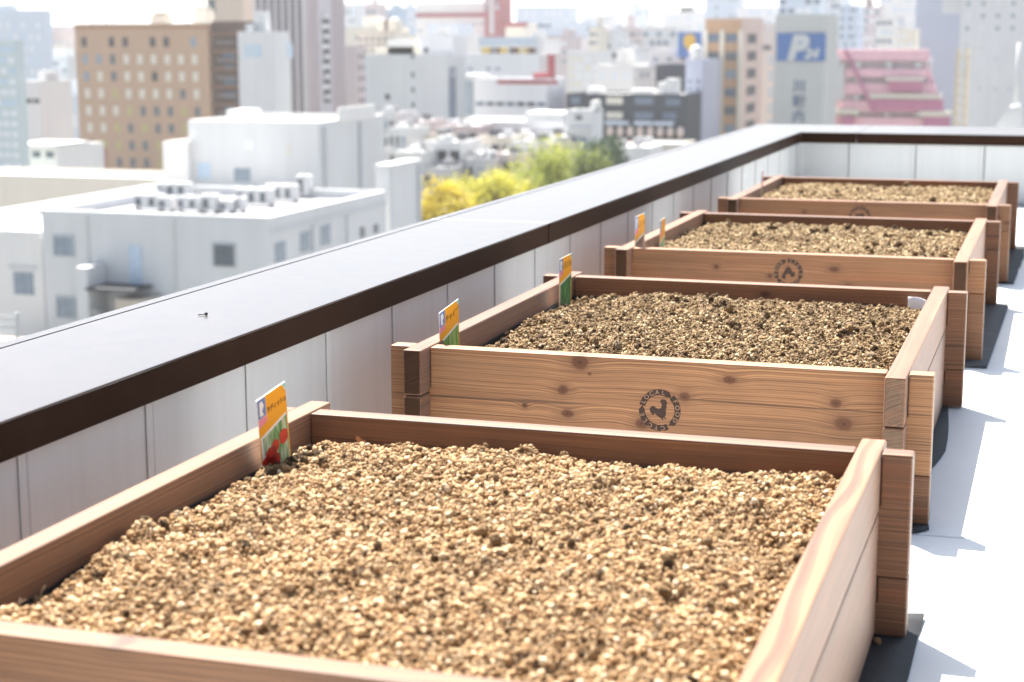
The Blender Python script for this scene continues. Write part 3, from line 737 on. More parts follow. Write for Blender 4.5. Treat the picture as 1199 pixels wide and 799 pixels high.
for px in (104, 205): A.add('downpipe', M_roofw, A.x(px, 300)-.05, A.x(px, 300)+.05, -.12, -.01, 0, A.h-.3)
o_ = A.add('door', WC['b'], A.x(152, 300), A.x(166, 300), -.06, -.005, A.z(335, 160), A.z(288, 160))
A.add('dark_band', F_grey, A.W/2+.003, A.W/2+.06, 0, A.dep, A.h-1.1, A.h-.75)
for yy in (5.5, 10.5): A.add('pilaster', F_lgrey, A.W/2+.004, A.W/2+.2, yy*A.dep/17, yy*A.dep/17+.4, 0, A.h-1.15)
# iron stair with dark awning on the front of the block
r = empty('outside_stair', (un(125, 345, 1, 90).x, 89.5, GZ), 'outside stair with dark canopy against the front of the nearest white block', 'outside stair')
zz = un(125, 345, 1, 89.5).z-GZ
bm = BM(); box(bm, -1.2, 2.2, 0, 2.4, zz+.2, zz+.35, 0, 0, 1, Matrix.Translation((0, 0, 0))); build('canopy', bm, WC['k'], r)
bm = BM()
for k in range(12): box(bm, -.9+k*.32, -.6+k*.32, .1, 1.4, zz-1.2-k*.2, zz-1.1-k*.2)
build('steps', bm, M_roofw, r)
bm = BM(); box(bm, -1.9, -1.1, .1, 2.3, 0, zz+1.6); build('shaft', bm, F_white, r)
bm = BM(); box(bm, .7, 2.9, .3, 2.3, 0, zz-.3); build('landing_wall', bm, F_beige, r)
# cooling units on that roof
GA = 'cooling units on the roof of the nearest white block'
ztop = A.top-.6
def acunit(px, py, w_, d_, h_, fans, lab):
    h_ *= .8
    p = un(px, py, 2, ztop)
    r = empty('cooling_unit', (p.x, p.y, ztop), lab, 'cooling unit', GA)
    bm = BM(); box(bm, -w_/2, w_/2, -d_/2, d_/2, .12, h_, 0, .02, 1); build('casing', bm, M_roofw, r)
    for k in range(fans):
        bm = BM(); bmesh.ops.create_cone(bm, cap_ends=True, segments=14, radius1=.27, radius2=.27, depth=.06, matrix=Matrix.Translation((-w_/2+(k+.5)*w_/fans, 0, h_+.03)))
        build('fan', bm, M_roofg, r); bm = BM(); box(bm, -w_/2+(k+.12)*w_/fans, -w_/2+(k+.55)*w_/fans, -d_/2-.02, -d_/2-.002, .3, h_-.25)
        build('grille', bm, M_glass, r)
    for sx in (-1, 1): bm = BM(); box(bm, sx*(w_/2-.1)-.05, sx*(w_/2-.1)+.05, -d_/2+.02, d_/2-.02, 0, .118); build('foot', bm, M_roofg, r)
acunit(176, 246, 2.0, .8, 1.35, 2, 'leftmost cooling unit on the nearest white roof')
acunit(196, 247, 1.1, .8, 1.2, 1, 'small cooling unit just right of the leftmost one')
acunit(224, 248, 1.7, .8, 1.3, 2, 'cooling unit in the middle of the front row on the white roof')
acunit(247, 249, 1.1, .8, 1.5, 1, 'tall single cooling unit in the front row on the white roof')
acunit(266, 249, .9, .7, 1.05, 1, 'low cooling unit at the right of the front row')
acunit(280, 248, .9, .7, 1.2, 1, 'last cooling unit in the front row, nearest the roof corner')
acunit(205, 232, 2.6, .9, 1.4, 3, 'wide cooling unit in the back row, left')
acunit(300, 241, 2.6, .9, 1.5, 3, 'wide cooling unit in the back row near the tall white wall')
acunit(330, 236, 2.4, .9, 1.5, 3, 'second wide cooling unit in the back row, right')
acunit(357, 231, 1.0, .8, 2.0, 1, 'tall cooling unit standing at the right end of the back row')
# --- left wing and its roof rim
B = Bld('low white wing with broad bare roof at left edge of the picture', F_white2, -120, 48, 268, 92.3, dep=58, name='office_block', lip=.9)
o = B.win(B.x(28, 332), B.z(332, 28), 30*sc, 30*sc, 'm', True)
B.add('window_head', F_grey, B.x(12, 332), B.x(45, 332), -.1, -.055, B.z(315, 28), B.z(312, 28))
r = empty('balcony_rail', (un(8, 385, 1, 88).x, 88, GZ), 'pale railing and planter glimpsed at bottom left behind the parapet', 'railing')
zr = un(8, 372, 1, 88).z-GZ
for k in range(3): bm = BM(); box(bm, -2.5, .6, 0, .06, zr-.5*k, zr-.5*k+.12); build('rail', bm, M_roofw, r)
bm = BM(); box(bm, .62, .8, -.05, .12, 0, zr+.35); build('post', bm, F_grey, r)
bm = BM(); box(bm, -2.6, .9, -.2, 1.4, 0, zr-1.5); build('ledge', bm, F_beige, r)
Bk = Bld('cream walled upper storey behind the bare white roof at left', F_cream, -60, 190, 206, 151, dep=9, name='office_block', lip=.3)
# --- tall white wall block behind the cooling units
Cb = Bld('plain tall white block standing behind the cooling units', F_white, 220, 372, 142, 128, px2=450, name='office_block', lip=.3, pent=0)
for px in (378, 420): 
    p = un(px, 190, 0, Cb.c.x+Cb.W/2); Cb.add('downpipe', M_frame, Cb.W/2+.003, Cb.W/2+.25, p.y-128, p.y-128+.25, 0, Cb.h-.4)
for px, py, w_, h_, k in ((284, 205, 22, 17, 'm'), (239, 200, 17, 20, 'b'), (292, 170, 14, 12, 'w'), (338, 176, 4, 12, 'c')):
    Cb.win(Cb.x(px, py), Cb.z(py, px), w_*.068, h_*.068, k)
Cb.add('rooftop_shed', F_white2, Cb.x(250), Cb.x(272), 2, 5, Cb.h-.2, Cb.h+.8)
Cb.add('rooftop_shed', F_white2, Cb.x(373)-.2, Cb.x(373)+.0, 4, 12, Cb.h-.2, Cb.h+1.0)
Cl = Bld('low white annex with pale roof left of the plain tall white block', F_white2, 190, 219, 166, 127, dep=10, name='office_block', lip=.3)
Dd = Bld('narrow white block with flat lid roof right of the plain tall white block', F_white, 440, 455, 198, 112, px2=491, name='office_block', lip=.3)
Dd.add('lid', M_roofw, -Dd.W/2-.05, Dd.W/2+.12, -.05, Dd.dep+.1, Dd.h+.01, Dd.h+.3)
Dd.add('corner_strip', F_grey, Dd.W/2+.002, Dd.W/2+.1, .0, .4, 0, Dd.h-.2); Dd.add('corner_strip', M_frame, Dd.W/2+.002, Dd.W/2+.14, Dd.dep-.5, Dd.dep, 0, Dd.h-.2)
# --- brown hotel
Hh = Bld('tan brown hotel slab with a grid of small oval windows and dark stair side', F_tan, 87, 243, 28, 275, dep=16, name='hotel', lip=.6)
pat = ['k.kk.kk.m', 'mmdcccccc', 'mcdcckccc', 'ccyccccdc', 'cccydddyd', 'ccydyddyd', 'dyyddydyd', 'dydddyydd', 'ddydddydd', 'dddyddddd']
for j, row in enumerate(pat):
    for i, k in enumerate(row):
        if k == '.': continue
        x = Hh.x(99+i*16.0+j*.5, 60); z = Hh.z(49+j*21.7)
        Hh.win(x, z, 1.05, 1.65, k)
Hh.add('cornice', fc('hotel_trim', (.36, .20, .11)), -Hh.W/2-.05, Hh.W/2+.05, -.12, -.003, Hh.h-.9, Hh.h-.3)
st_ = Hh.add('stair_tower', F_brown, Hh.W/2+.01, Hh.x(277), 1.5, 9, 0, Hh.z(23))
for j in range(15): Hh.add('landing', fc('landing_grey', (.20, .17, .17)) if j % 2 else fc('rust', (.22, .11, .06)), Hh.W/2+.3+1.2*(j % 2), Hh.x(274)-.5*(j % 2), .1, 1.49, Hh.z(40+j*11), Hh.z(40+j*11)+.45, st_)
for j in range(6): Hh.add('well', WC['n'], Hh.x(257), Hh.x(271), 1.2, 1.48, Hh.z(60+j*17+8), Hh.z(60+j*17), st_)
r2 = empty('roof_frame', (Hh.x(92)+Hh.c.x, 280, Hh.top-.5), 'open steel sign frame on the left end of the tan hotel roof', 'steel frame')
bm = BM(); sw = 4.5
for k in range(4): box(bm, k*sw/3-.1, k*sw/3+.1, 0, .2, 0, 2.2)
box(bm, -.1, sw+.1, .22, .4, 2.0, 2.2); box(bm, -.1, sw+.1, .22, .4, .9, 1.05); build('bars', bm, F_grey, r2)
for px, hh_, mm in ((166, 2.0, F_beige), (216, 3.0, F_cream)):
    bm = BM(); box(bm, -1.4, 1.4, 0, 3, 0, hh_); box(bm, -1.0, 1.0, .5, 2.5, hh_, hh_+.6)
    tag(build('roof_hut', bm, mm, None, (Hh.c.x+Hh.x(px), 281, Hh.top-.44)), 'small %s hut on the tan hotel roof' % ('pinkish' if px < 200 else 'pale yellow'), 'roof hut')
T = Bld('beige tower rising out of the picture behind the hotel stair', F_beige, 240, 283, -45, 340, dep=14, name='tower_block')
T.win(T.x(250), T.z(4), 1.6, 2.8, 'd'); T.grid(2, 10, T.z(150), T.z(20), .2, .3, 'dm')
Wh = Bld('white slab building with a blue framed sign window high on its wall', F_white, 278, 320, 37, 250, px2=338, name='office_block', pent=1)
sg = Wh.add('sign_window', WC['b'], Wh.x(287), Wh.x(306), -.15, -.005, Wh.z(68), Wh.z(53))
for k in range(2): Wh.add('mullion', M_roofw, Wh.x(293+k*6)-.1, Wh.x(293+k*6)+.1, -.2, -.152, Wh.z(68), Wh.z(53), sg)
for k in range(3): Wh.add('vent', M_frame, Wh.x(287+k*7)-.3, Wh.x(287+k*7)+.3, 1, 2, Wh.h, Wh.h+1.2)
Wh.win(6, Wh.z(60), 2, 2.4, 'b', side=True)
Ts = Bld('striped dark and pale tower rising out of the picture with open stair side', fc('tower_lilac', (.50, .47, .50)), 300, 358, -70, 330, px2=402, name='tower_block')
for k in range(7): Ts.add('dark_strip', fc('strip_plum', (.15, .14, .19)), Ts.x(302+k*8.1), Ts.x(306.4+k*8.1), -.15, -.004, Ts.z(150), Ts.h-1)
for k in range(8): Ts.add('fin', F_white, Ts.x(300+k*8.1)-.2, Ts.x(300+k*8.1)+.2, -.5, -.004, Ts.z(150), Ts.h-1)
dp = Ts.dep
sh_ = Ts.add('stair_opening', WC['k'], Ts.W/2+.004, Ts.W/2+.1, dp*.38, dp*.56, Ts.z(125), Ts.z(20))
for j in range(9): Ts.add('landing', F_lgrey, Ts.W/2+.104, Ts.W/2+.5, dp*(.30 if j % 2 else .38), dp*.5, Ts.z(120-j*12.5), Ts.z(120-j*12.5)+.9, sh_)
for k in range(14): Ts.add('rib', F_pinkg, Ts.W/2+.002, Ts.W/2+.3, dp*(.02+.07*k), dp*(.02+.07*k)+.35, Ts.z(150), Ts.h-1) if not (.3 < .02+.07*k < .6) else None
# --- centre left
G1 = Bld('big plain grey block with a few dark round holes, in the middle of the skyline', F_grey, 427, 523, 64, 255, px2=545, name='office_block', lip=.4)
for px, py in ((453, 115), (454, 133)): G1.win(G1.x(px), G1.z(py), .8, .9, 'k')
for py in (64, 86, 104, 122): G1.win(G1.x(483), G1.z(py)-.3, .5, .8, 'd')
G1.add('painted_side_shade', WC['n'], G1.W/2+.003, G1.W/2+.15, 1, 4, 3, G1.h-2)  # navy sheet paints the bluish shadow on the block's side, no real panel
for px0, px1, dz, mm in ((430, 480, 1.2, F_cream), (446, 476, 2.4, F_white2), (484, 523, 3.0, F_lgrey)): G1.add('roof_house', mm, G1.x(px0), G1.x(px1), 3, 10, G1.h-.3, G1.h+dz)
G1.win(G1.x(499), G1.z(59), .7, .9, 'k')
G2 = Bld('pinkish grey narrow block left of the big plain grey block', F_pinkg, 404, 418, 54, 290, px2=428, name='office_block')
G2.grid(2, 6, G2.z(140), G2.z(60), .4, .4, 'dk', side=True)
G2b = Bld('cream topped block rising behind the big plain grey block', F_cream, 418, 462, 36, 360, px2=480, name='office_block', pent=2); G2b.grid(6, 3, G2b.z(64), G2b.z(42), .5, .4, 'md')
K1 = Bld('pale grey block with yellow roof machines, right of the big plain grey block', F_lgrey, 545, 632, 63, 300, dep=14, name='office_block', lip=.2)
for k in range(6): K1.add('roof_machine', plain('machine_yellow', (.55, .40, .12), .6) if k % 2 == 0 else F_brown, K1.x(562+k*11), K1.x(570+k*11), 1, 3, K1.h-.1, K1.h+1.1)
K1.add('roof_beam', F_blue, K1.x(560), K1.x(628), .2, .8, K1.h+1.5, K1.h+3)
for k in range(5): K1.add('roof_post', F_blue, K1.x(561+k*16.5), K1.x(561+k*16.5)+.25, .3, .6, K1.h-.1, K1.h+1.48)
K1.grid(8, 3, K1.z(110), K1.z(75), .5, .3, 'mw', skip=.3)
K2 = Bld('wide pale block with one dark strip of windows, behind the low band windowed hall', F_lgrey, 556, 640, 92, 270, px2=662, name='office_block', lip=.3)
K2.grid(7, 1, K2.z(125), K2.z(119), .8, .8, 'ndk'); K2.add('red_rim', F_red, -K2.W/2+4, K2.W/2+2, -.2, -.004, K2.h-.9, K2.h-.3)
K2.add('stair_block', F_grey, K2.x(536), K2.x(554), 1, 9, 0, K2.z(88)); K2.add('stair_glass', WC['m'], K2.x(540), K2.x(551), .8, .99, K2.z(136), K2.z(95))
K2.add('red_chimney', F_red, K2.x(635), K2.x(641), 3, 4.5, K2.h-.2, K2.z(64)); K2.add('red_shed', F_red, K2.x(618), K2.x(633.5), 3, 6, K2.h-.2, K2.z(86))
K3 = Bld('low long hall with a band of windows, in front of the wide pale block', F_lgrey, 523, 660, 142, 235, dep=14, name='hall', lip=.3)
K3.grid(12, 1, K3.z(158), K3.z(153), .8, .9, 'ddm'); K3.add('joint', F_grey, K3.x(604), K3.x(606), -.2, -.004, 0, K3.h-.2); K3.add('roof_slab', M_roofw, K3.x(612), K3.x(658), 1, 8, K3.h-.2, K3.z(132))
Rd = Bld('white department store with a red band along its roof', F_white2, 487, 568, 3, 620, dep=30, name='store', lip=.3)
Rd.add('red_band', F_red, -Rd.W/2, Rd.W/2+1, -.6, -.004, Rd.z(20), Rd.z(15)); Rd.grid(9, 2, Rd.z(40), Rd.z(24), .6, .3, 'mw', skip=.3); Rd.add('red_sign', F_red, Rd.x(505), Rd.x(535), -1, -.7, Rd.z(36), Rd.z(32))
Rt = Bld('dark red tower block rising above the white department store', F_red, 567, 585, -6, 600, px2=599, name='tower_block', lip=.3)
Rt.grid(3, 2, Rt.z(12), Rt.z(0), .5, .7, 'bm'); Rt.add('center_rib', F_pinkg, Rt.x(573), Rt.x(579), -.4, -.004, Rt.z(40), Rt.h-1)
Rc = Bld('cream box building with red roof edge at the foot of the dark red tower', F_cream, 592, 614, 27, 520, dep=14, name='office_block', lip=.3); Rc.add('red_rim', F_red, -Rc.W/2-1, Rc.W/2+1, -.3, -.004, Rc.h-1.2, Rc.h+.2)
Rg = Bld('dim grey block with a bright white roof tank, below the dark red tower', F_grey, 562, 600, 45, 430, dep=16, name='office_block', lip=.3); Rg.grid(4, 2, Rg.z(62), Rg.z(48), .7, .5, 'ndk')
Rg.add('roof_tank', M_roofw, Rg.x(571), Rg.x(592), .5, 5, Rg.z(55), Rg.z(49))
# --- dark building group
Dk = Bld('long charcoal building with a row of pale round pillars along its lower floor', F_dark, 663, 803, 110, 270, dep=14, name='office_block', lip=.4)
for px, py, w_, k in ((674, 117, 12, 'n'), (720, 117, 20, 'c'), (720, 134, 20, 'c'), (755, 117, 22, 'n'), (789, 118, 18, 'n'), (755, 134, 22, 'n'), (785, 134, 16, 'n')):
    Dk.win(Dk.x(px), Dk.z(py), w_*.139, 1.15, k)
for px0, px1 in ((711, 738), (745, 766), (768, 791)): Dk.add('awning', F_blue, Dk.x(px0), Dk.x(px1), -1.2, -.004, Dk.z(144), Dk.z(140))
for k in range(8):
    bm = BM(); bmesh.ops.create_uvsphere(bm, u_segments=14, v_segments=10, radius=1, matrix=Matrix.Translation((Dk.x(716.5+k*11.8), -.7, Dk.z(151.5))) @ Matrix.Diagonal((.60, .5, .9, 1)))
    build('pillar', bm, fc('pillar_stone', (.60, .50, .45)), Dk.r, smooth=True)
Dk.add('red_plinth', F_red, Dk.x(722), Dk.W/2+.4, -1.5, -.004, Dk.z(167), Dk.z(162))
for px0, px1, dz in ((684, 700, .9), (735, 762, .7), (767, 776, 1.8), (777, 790, 2.4)): Dk.add('roof_machine', M_roofw, Dk.x(px0), Dk.x(px1), 2, 5, Dk.h-.3, Dk.h+dz)
Dt = Bld('square black stair block standing above the charcoal building', F_dark, 768, 803, 76, 288, dep=10, name='office_block', lip=.3)
Lv = Bld('narrow lilac grey block between the black stair block and the tan apartment tower', F_lav, 803, 823, 70, 282, dep=16, name='office_block', lip=.3)
Lv.grid(2, 7, Lv.z(150), Lv.z(90), .35, .5, 'nd')
bm = BM(); bmesh.ops.create_uvsphere(bm, u_segments=14, v_segments=10, radius=1.1, matrix=Matrix.Translation((0, 0, 1.3)) @ Matrix.Diagonal((1, 1, 1.25, 1))); 
tag(build('roof_tank', bm, M_roofw, None, (un(815, 74, 1, 284).x, 284, Lv.top-.24), smooth=True), 'bright white rounded water tank on the lilac grey block below the blue sign', 'water tank')
Sm = Bld('small white two part house in front of the charcoal building', F_white, 663, 694, 129, 205, px2=706, name='house', lip=.3)
Sm.win(Sm.x(678), Sm.z(137), .9, .6, 'd'); Sm.win(Sm.x(680), Sm.z(166), 1.8, 1.4, 'm'); Sm.add('stair_house', F_white2, Sm.x(691)-.2, Sm.W/2, 1, 4, Sm.h-.2, Sm.z(118)); Sm.add('ledge', M_roofw, -Sm.W/2-.3, Sm.W/2+.1, -.5, -.004, Sm.z(152), Sm.z(149))
# blue sign with a yellow crest
Sb = Bld('pale grey block carrying the blue sign with a yellow crest', F_lgrey, 760, 824, 58, 330, dep=14, name='office_block', lip=.3); Sb.grid(4, 3, Sb.z(95), Sb.z(64), .4, .4, 'md')
r = empty('roof_sign', (un(807.5, 60, 1, 329).x, 329, Sb.top), 'blue rooftop sign board with yellow crest', 'sign')
k_ = 335/F
bm = BM(); box(bm, -14*k_, 14*k_, -.2, .2, -9*k_, 20*k_); build('board', bm, plain('sign_blue', (.08, .20, .52), .5, .15, 1), r)
bm = BM(); prism(bm, [(-6.5*k_, 15*k_), (-7*k_, 7*k_), (-3*k_, 1*k_), (0, -1.5*k_), (3*k_, 1*k_), (7*k_, 7*k_), (6.5*k_, 15*k_), (0, 18*k_)], lambda u, v, w: (u, -.25-.15*w, v)); bmesh.ops.recalc_face_normals(bm, faces=bm.faces)
build('crest', bm, plain('sign_yellow', (.75, .50, .06), .5), r)
bm = BM(); box(bm, -2*k_, 2*k_, -.4, -.21, -5*k_, -2.2*k_); build('crest_tail', bm, plain('sign_lilac', (.45, .45, .75), .5), r)
# tan apartment tower
Ta = Bld('tan apartment tower with stacked window bays, left of the blue panel building', fc('wall_apricot', (.50, .31, .185)), 826, 869, 22, 300, px2=893, name='apartment_tower', lip=.6)
for c in (835.5, 856):
    for j in range(7): Ta.win(Ta.x(c), Ta.z(45+j*20.5), 2.0, 1.5, 'ndm'[(j) % 3])
for c in (826.5, 845.5, 867): Ta.add('pier', F_cream, Ta.x(c)-.35, Ta.x(c)+.35, -.5, -.004, 0, Ta.h-2)
Ta.add('side_face', fc('wall_blush', (.60, .47, .41)), Ta.W/2+.004, Ta.W/2+.12, 0, Ta.dep, 0, Ta.h+.2)
for j in range(6): Ta.win(Ta.dep*.45, Ta.z(46+j*20), Ta.dep*.42, 1.7, 'k', side=True).location.x += .13
Pp = Bld('white building with tiny balcony between the tan tower and the blue panel building', F_white, 886, 908, 27, 330, dep=12, name='office_block'); Pp.win(Pp.x(898), Pp.z(56), 1.6, 1.0, 'n')
for k in range(5): Pp.win(Pp.x(903), Pp.z(70+k*18), 1, 2, 'b')
# PM building
Pm = Bld('grey block with a blue panel reading a large P high on its wall', fc('wall_stone_grey', (.50, .505, .48)), 908, 967, 17, 285, dep=16, name='office_block', lip=.3)
pn = Pm.add('sign_panel', plain('panel_blue', (.035, .13, .36), .5, .1, 1), Pm.x(910), Pm.x(967), -.4, -.003, Pm.z(71), Pm.z(40))
def lettering(body, size, loc, mat, parent, shear=0, off=0.0, name='lettering'):
    cu = bpy.data.curves.new('t', 'FONT'); cu.body = body; cu.size = size; cu.align_x = 'CENTER'; cu.extrude = .06; cu.shear = shear; cu.offset = off
    to = bpy.data.objects.new('t', cu); COL.objects.link(to); bpy.context.view_layer.update()
    me = bpy.data.meshes.new_from_object(to.evaluated_get(bpy.context.evaluated_depsgraph_get()))
    bpy.data.objects.remove(to); bpy.data.curves.remove(cu)
    me.transform(Matrix.Rotation(math.pi/2, 4, 'X')); me.materials.clear(); me.materials.append(mat)
    o = bpy.data.objects.new(name, me); o.location = loc; return link(o, parent)
kk = 289/F
lettering('P', 36*kk, (Pm.x(932), -.5, Pm.z(68)), fc('letter_grey', (.55, .56, .55)), pn, .25, .35)
lettering('24', 15*kk, (Pm.x(950), -.5, Pm.z(67.5)), fc('letter_grey', (.55, .56, .55)), pn, .25, .12)
for j, ch in enumerate('川端内科'): lettering(ch, 15*kk, (Pm.x(937), -.1, Pm.z(104+j*17)), plain('kanji_blue', (.10, .15, .24), .6), Pm.r, 0, .06)
Pm.grid(1, 6, Pm.z(140), Pm.z(85), .2, .01, 'd') if False else None
# pink stepped building
Pk = Bld('pink stepped building with awnings and white columns', fc('pink_core', (.58, .52, .53)), 975, 1086, 70, 325, dep=14, name='hotel', lip=.2)
fl = [(968, 1089, 58, 70), (992, 1086, 79, 88), (992, 1096, 95, 107), (985, 1106, 114, 126), (966, 1112, 132, 143)]
for a, b_, y0, y1 in fl: Pk.add('pink_parapet', F_pink, Pk.x(a), Pk.x(b_), -1.6, -.004, Pk.z(y1), Pk.z(y0), None, .1)
for a, b_, y0, y1, mm in ((1044, 1082, 92, 103, F_mag), (1024, 1108, 112, 124, F_mag), (1086, 1117, 130, 141, F_mag), (990, 1004, 131, 140, F_mag)):
    Pk.add('awning', mm, Pk.x(a), Pk.x(b_), -3.0, -1.62, Pk.z(y1), Pk.z(y0))
for a, b_, y0, y1 in ((1040, 1084, 88, 92), (1022, 1106, 106, 111), (1080, 1118, 124, 130), (980, 1010, 123, 129)): Pk.add('canopy_edge', F_cream, Pk.x(a), Pk.x(b_), -3.3, -1.63, Pk.z(y1), Pk.z(y0))
for px in (976, 1006, 1042, 1076): 
    for y0, y1 in ((71, 78), (89, 94), (108, 113), (127, 131)): 
        if px > 980 or y0 < 75: Pk.add('column', M_roofw, Pk.x(px)-.5, Pk.x(px)+.5, -1.4, -.01, Pk.z(y1), Pk.z(y0))
bm = BM(); prism(bm, [(Pk.x(1086), Pk.z(72)), (Pk.x(1096), Pk.z(95)), (Pk.x(1112), Pk.z(142)), (Pk.x(1086), Pk.z(142))][::-1], lambda u, v, w: (u, 1-.9*w, v)); bmesh.ops.recalc_face_normals(bm, faces=bm.faces); build('sloped_wall', bm, F_pink, Pk.r)
bm = BM(); p0, p1 = Vector((Pk.x(991), -1.9, Pk.z(58))), Vector((Pk.x(1030), -3.5, Pk.z(128))); tube(bm, [p0, p1], [.3, .3], 6); build('drain_pipe', bm, F_mag, Pk.r)
Pk.add('white_wing', F_white, Pk.x(966), Pk.x(991), -2.4, -1.61, Pk.z(112), Pk.z(73)); Pk.add('white_sign', M_roofw, Pk.x(967), Pk.x(986), -2.8, -2.41, Pk.z(77), Pk.z(64))
# block in painted lavender shade, white tower, scaffold, mast
Lb = Bld('tall block in painted lavender shade behind the pink stepped building', F_lav, 1074, 1132, -30, 470, dep=20, name='tower_block')  # lavender wall colour has the shade of this building's side painted in
Wt = Bld('huge white tower filling the right edge of the skyline', F_white, 1128, 1290, -60, 410, dep=20, name='tower_block')
Wt.grid(9, 3, Wt.z(42), Wt.z(2), .25, .3, 'mw'); Wt.grid(9, 6, Wt.z(140), Wt.z(44), .10, .14, 'mw', skip=.4)
for px in (1108, 1140, 1166): pass
Wt.add('corner_wing', F_white, Wt.x(1100), -Wt.W/2-.01, 2, 14, Wt.z(18), Wt.h-1)
r = empty('scaffold_tower', (un(1126, 100, 1, 300).x, 300, GZ), 'slim yellow tan lattice tower right of the pink stepped building', 'lattice tower')
zt = un(1126, 57, 1, 300).z-GZ; bm = BM(); hw = .85
for sx in (-1, 1):
    for sy in (-1, 1): box(bm, sx*hw-.14, sx*hw+.14, sy*hw-.14, sy*hw+.14, 0, zt)
build('upright', bm, plain('tower_yellow', (.62, .46, .22), .6), r)
bm = BM()
for j in range(16):
    z0 = zt-1.6*(j+1)
    box(bm, -hw+.15, hw-.15, -hw-.08, -hw+.08, z0, z0+.25); tube(bm, [(-hw, -hw-.12, z0), (hw, -hw-.12, z0+1.6)], [.1, .1], 5); tube(bm, [(hw+.13, -hw, z0), (hw+.13, hw, z0+1.6)], [.1, .1], 5)
build('brace', bm, fc('tower_cream', (.60, .50, .36)), r)
bm = BM(); box(bm, -.6, .6, -1.2, -.96, zt-3.4, zt-2.2); build('lamp_box', bm, M_roofw, r)
bm = BM(); box(bm, -.1, 3.6, -.1, .1, zt+.01, zt+.25); build('jib', bm, F_grey, r)
# white mast with wedge foot standing on a roof just beyond the far parapet
mp = un(1178, 150, 1, 60)
r = empty('white_mast', (mp.x, 60, mp.z-3), 'white mast with wedge shaped foot beyond the far parapet at right', 'mast')
bm = BM(); k6 = 62.5*1.02/F
prism(bm, [(-14*k6, 0), (-14*k6, 3+0*k6), (3*k6, 3+23*k6), (14*k6, 3+25*k6), (17*k6, 3), (17*k6, 0)][::-1], lambda u, v, w: (u, .8-.8*w, v)); bmesh.ops.recalc_face_normals(bm, faces=bm.faces); build('foot', bm, M_roofw, r)
bm = BM(); tube(bm, [(8*k6, .4, 3+24.2*k6), (9*k6, .4, 3+92*k6)], [.055, .05], 10); build('pole', bm, M_roofw, r, smooth=True)
Mb = Bld('low roof carrying the white mast beyond the far parapet', F_white2, 1150, 1230, 166, 59, dep=8, name='office_block', lip=.1)
Mb.r.location.z = GZ; 
# --- far left
L1 = Bld('pale green glass fronted building cut by the left edge of the picture', fc('glass_front', (.50, .57, .57)), -60, 17, 47, 190, px2=24, name='office_block'); L1.grid(8, 12, L1.z(215), L1.z(52), .75, .5, 'wbw')
L2 = Bld('large pale blue white block at far left above the small roofs', F_blue, -40, 48, 12, 420, px2=60, name='office_block', pent=1); L2.grid(10, 6, L2.z(110), L2.z(20), .35, .4, 'wb')
L3 = Bld('white flat roofed house with a dark strip window at far left', F_white, 12, 46, 95, 300, px2=84, name='house', pent=1); L3.grid(2, 1, L3.z(128), L3.z(121), .8, .8, 'k', x0=0, x1=L3.W/2); L3.win(L3.x(22), L3.z(145), 2, 3, 'n')
L4 = Bld('grey blue warehouse front beside the tan hotel at left', F_blue, 44, 90, 112, 330, dep=14, name='warehouse', pent=1); L4.grid(7, 2, L4.z(160), L4.z(118), .5, .8, 'nmwb', skip=.25)
L5 = Bld('low white roofed shed at left below the grey blue warehouse', F_white2, 19, 66, 172, 200, dep=12, name='shed'); L5.grid(3, 1, L5.z(200), L5.z(186), .6, .6, 'd'); L5.add('roof_slab', M_roofw, -L5.W/2-.5, L5.W/2+.2, -1, 8, L5.h+.01, L5.h+.4)
L6 = Bld('small brick red house at the foot of the tan hotel', fc('wall_brick', (.30, .13, .11)), 73, 92, 176, 225, dep=8, name='house'); L6.grid(2, 2, L6.z(200), L6.z(180), .5, .5, 'k')
L7 = Bld('grey house with white gable box left of the tan hotel', F_grey, 40, 80, 66, 430, dep=12, name='house', pent=2); L7.grid(4, 2, L7.z(90), L7.z(72), .5, .5, 'mwd'); L7.add('white_box', M_roofw, L7.x(40), L7.x(52), -2, -.01, L7.z(96), L7.z(84))
L8 = Bld('pinkish white block high at far left behind the hotel roof frame', F_pinkg, 58, 86, 40, 560, dep=12, name='office_block', pent=1); L8.grid(4, 2, L8.z(60), L8.z(45), .5, .5, 'bw')
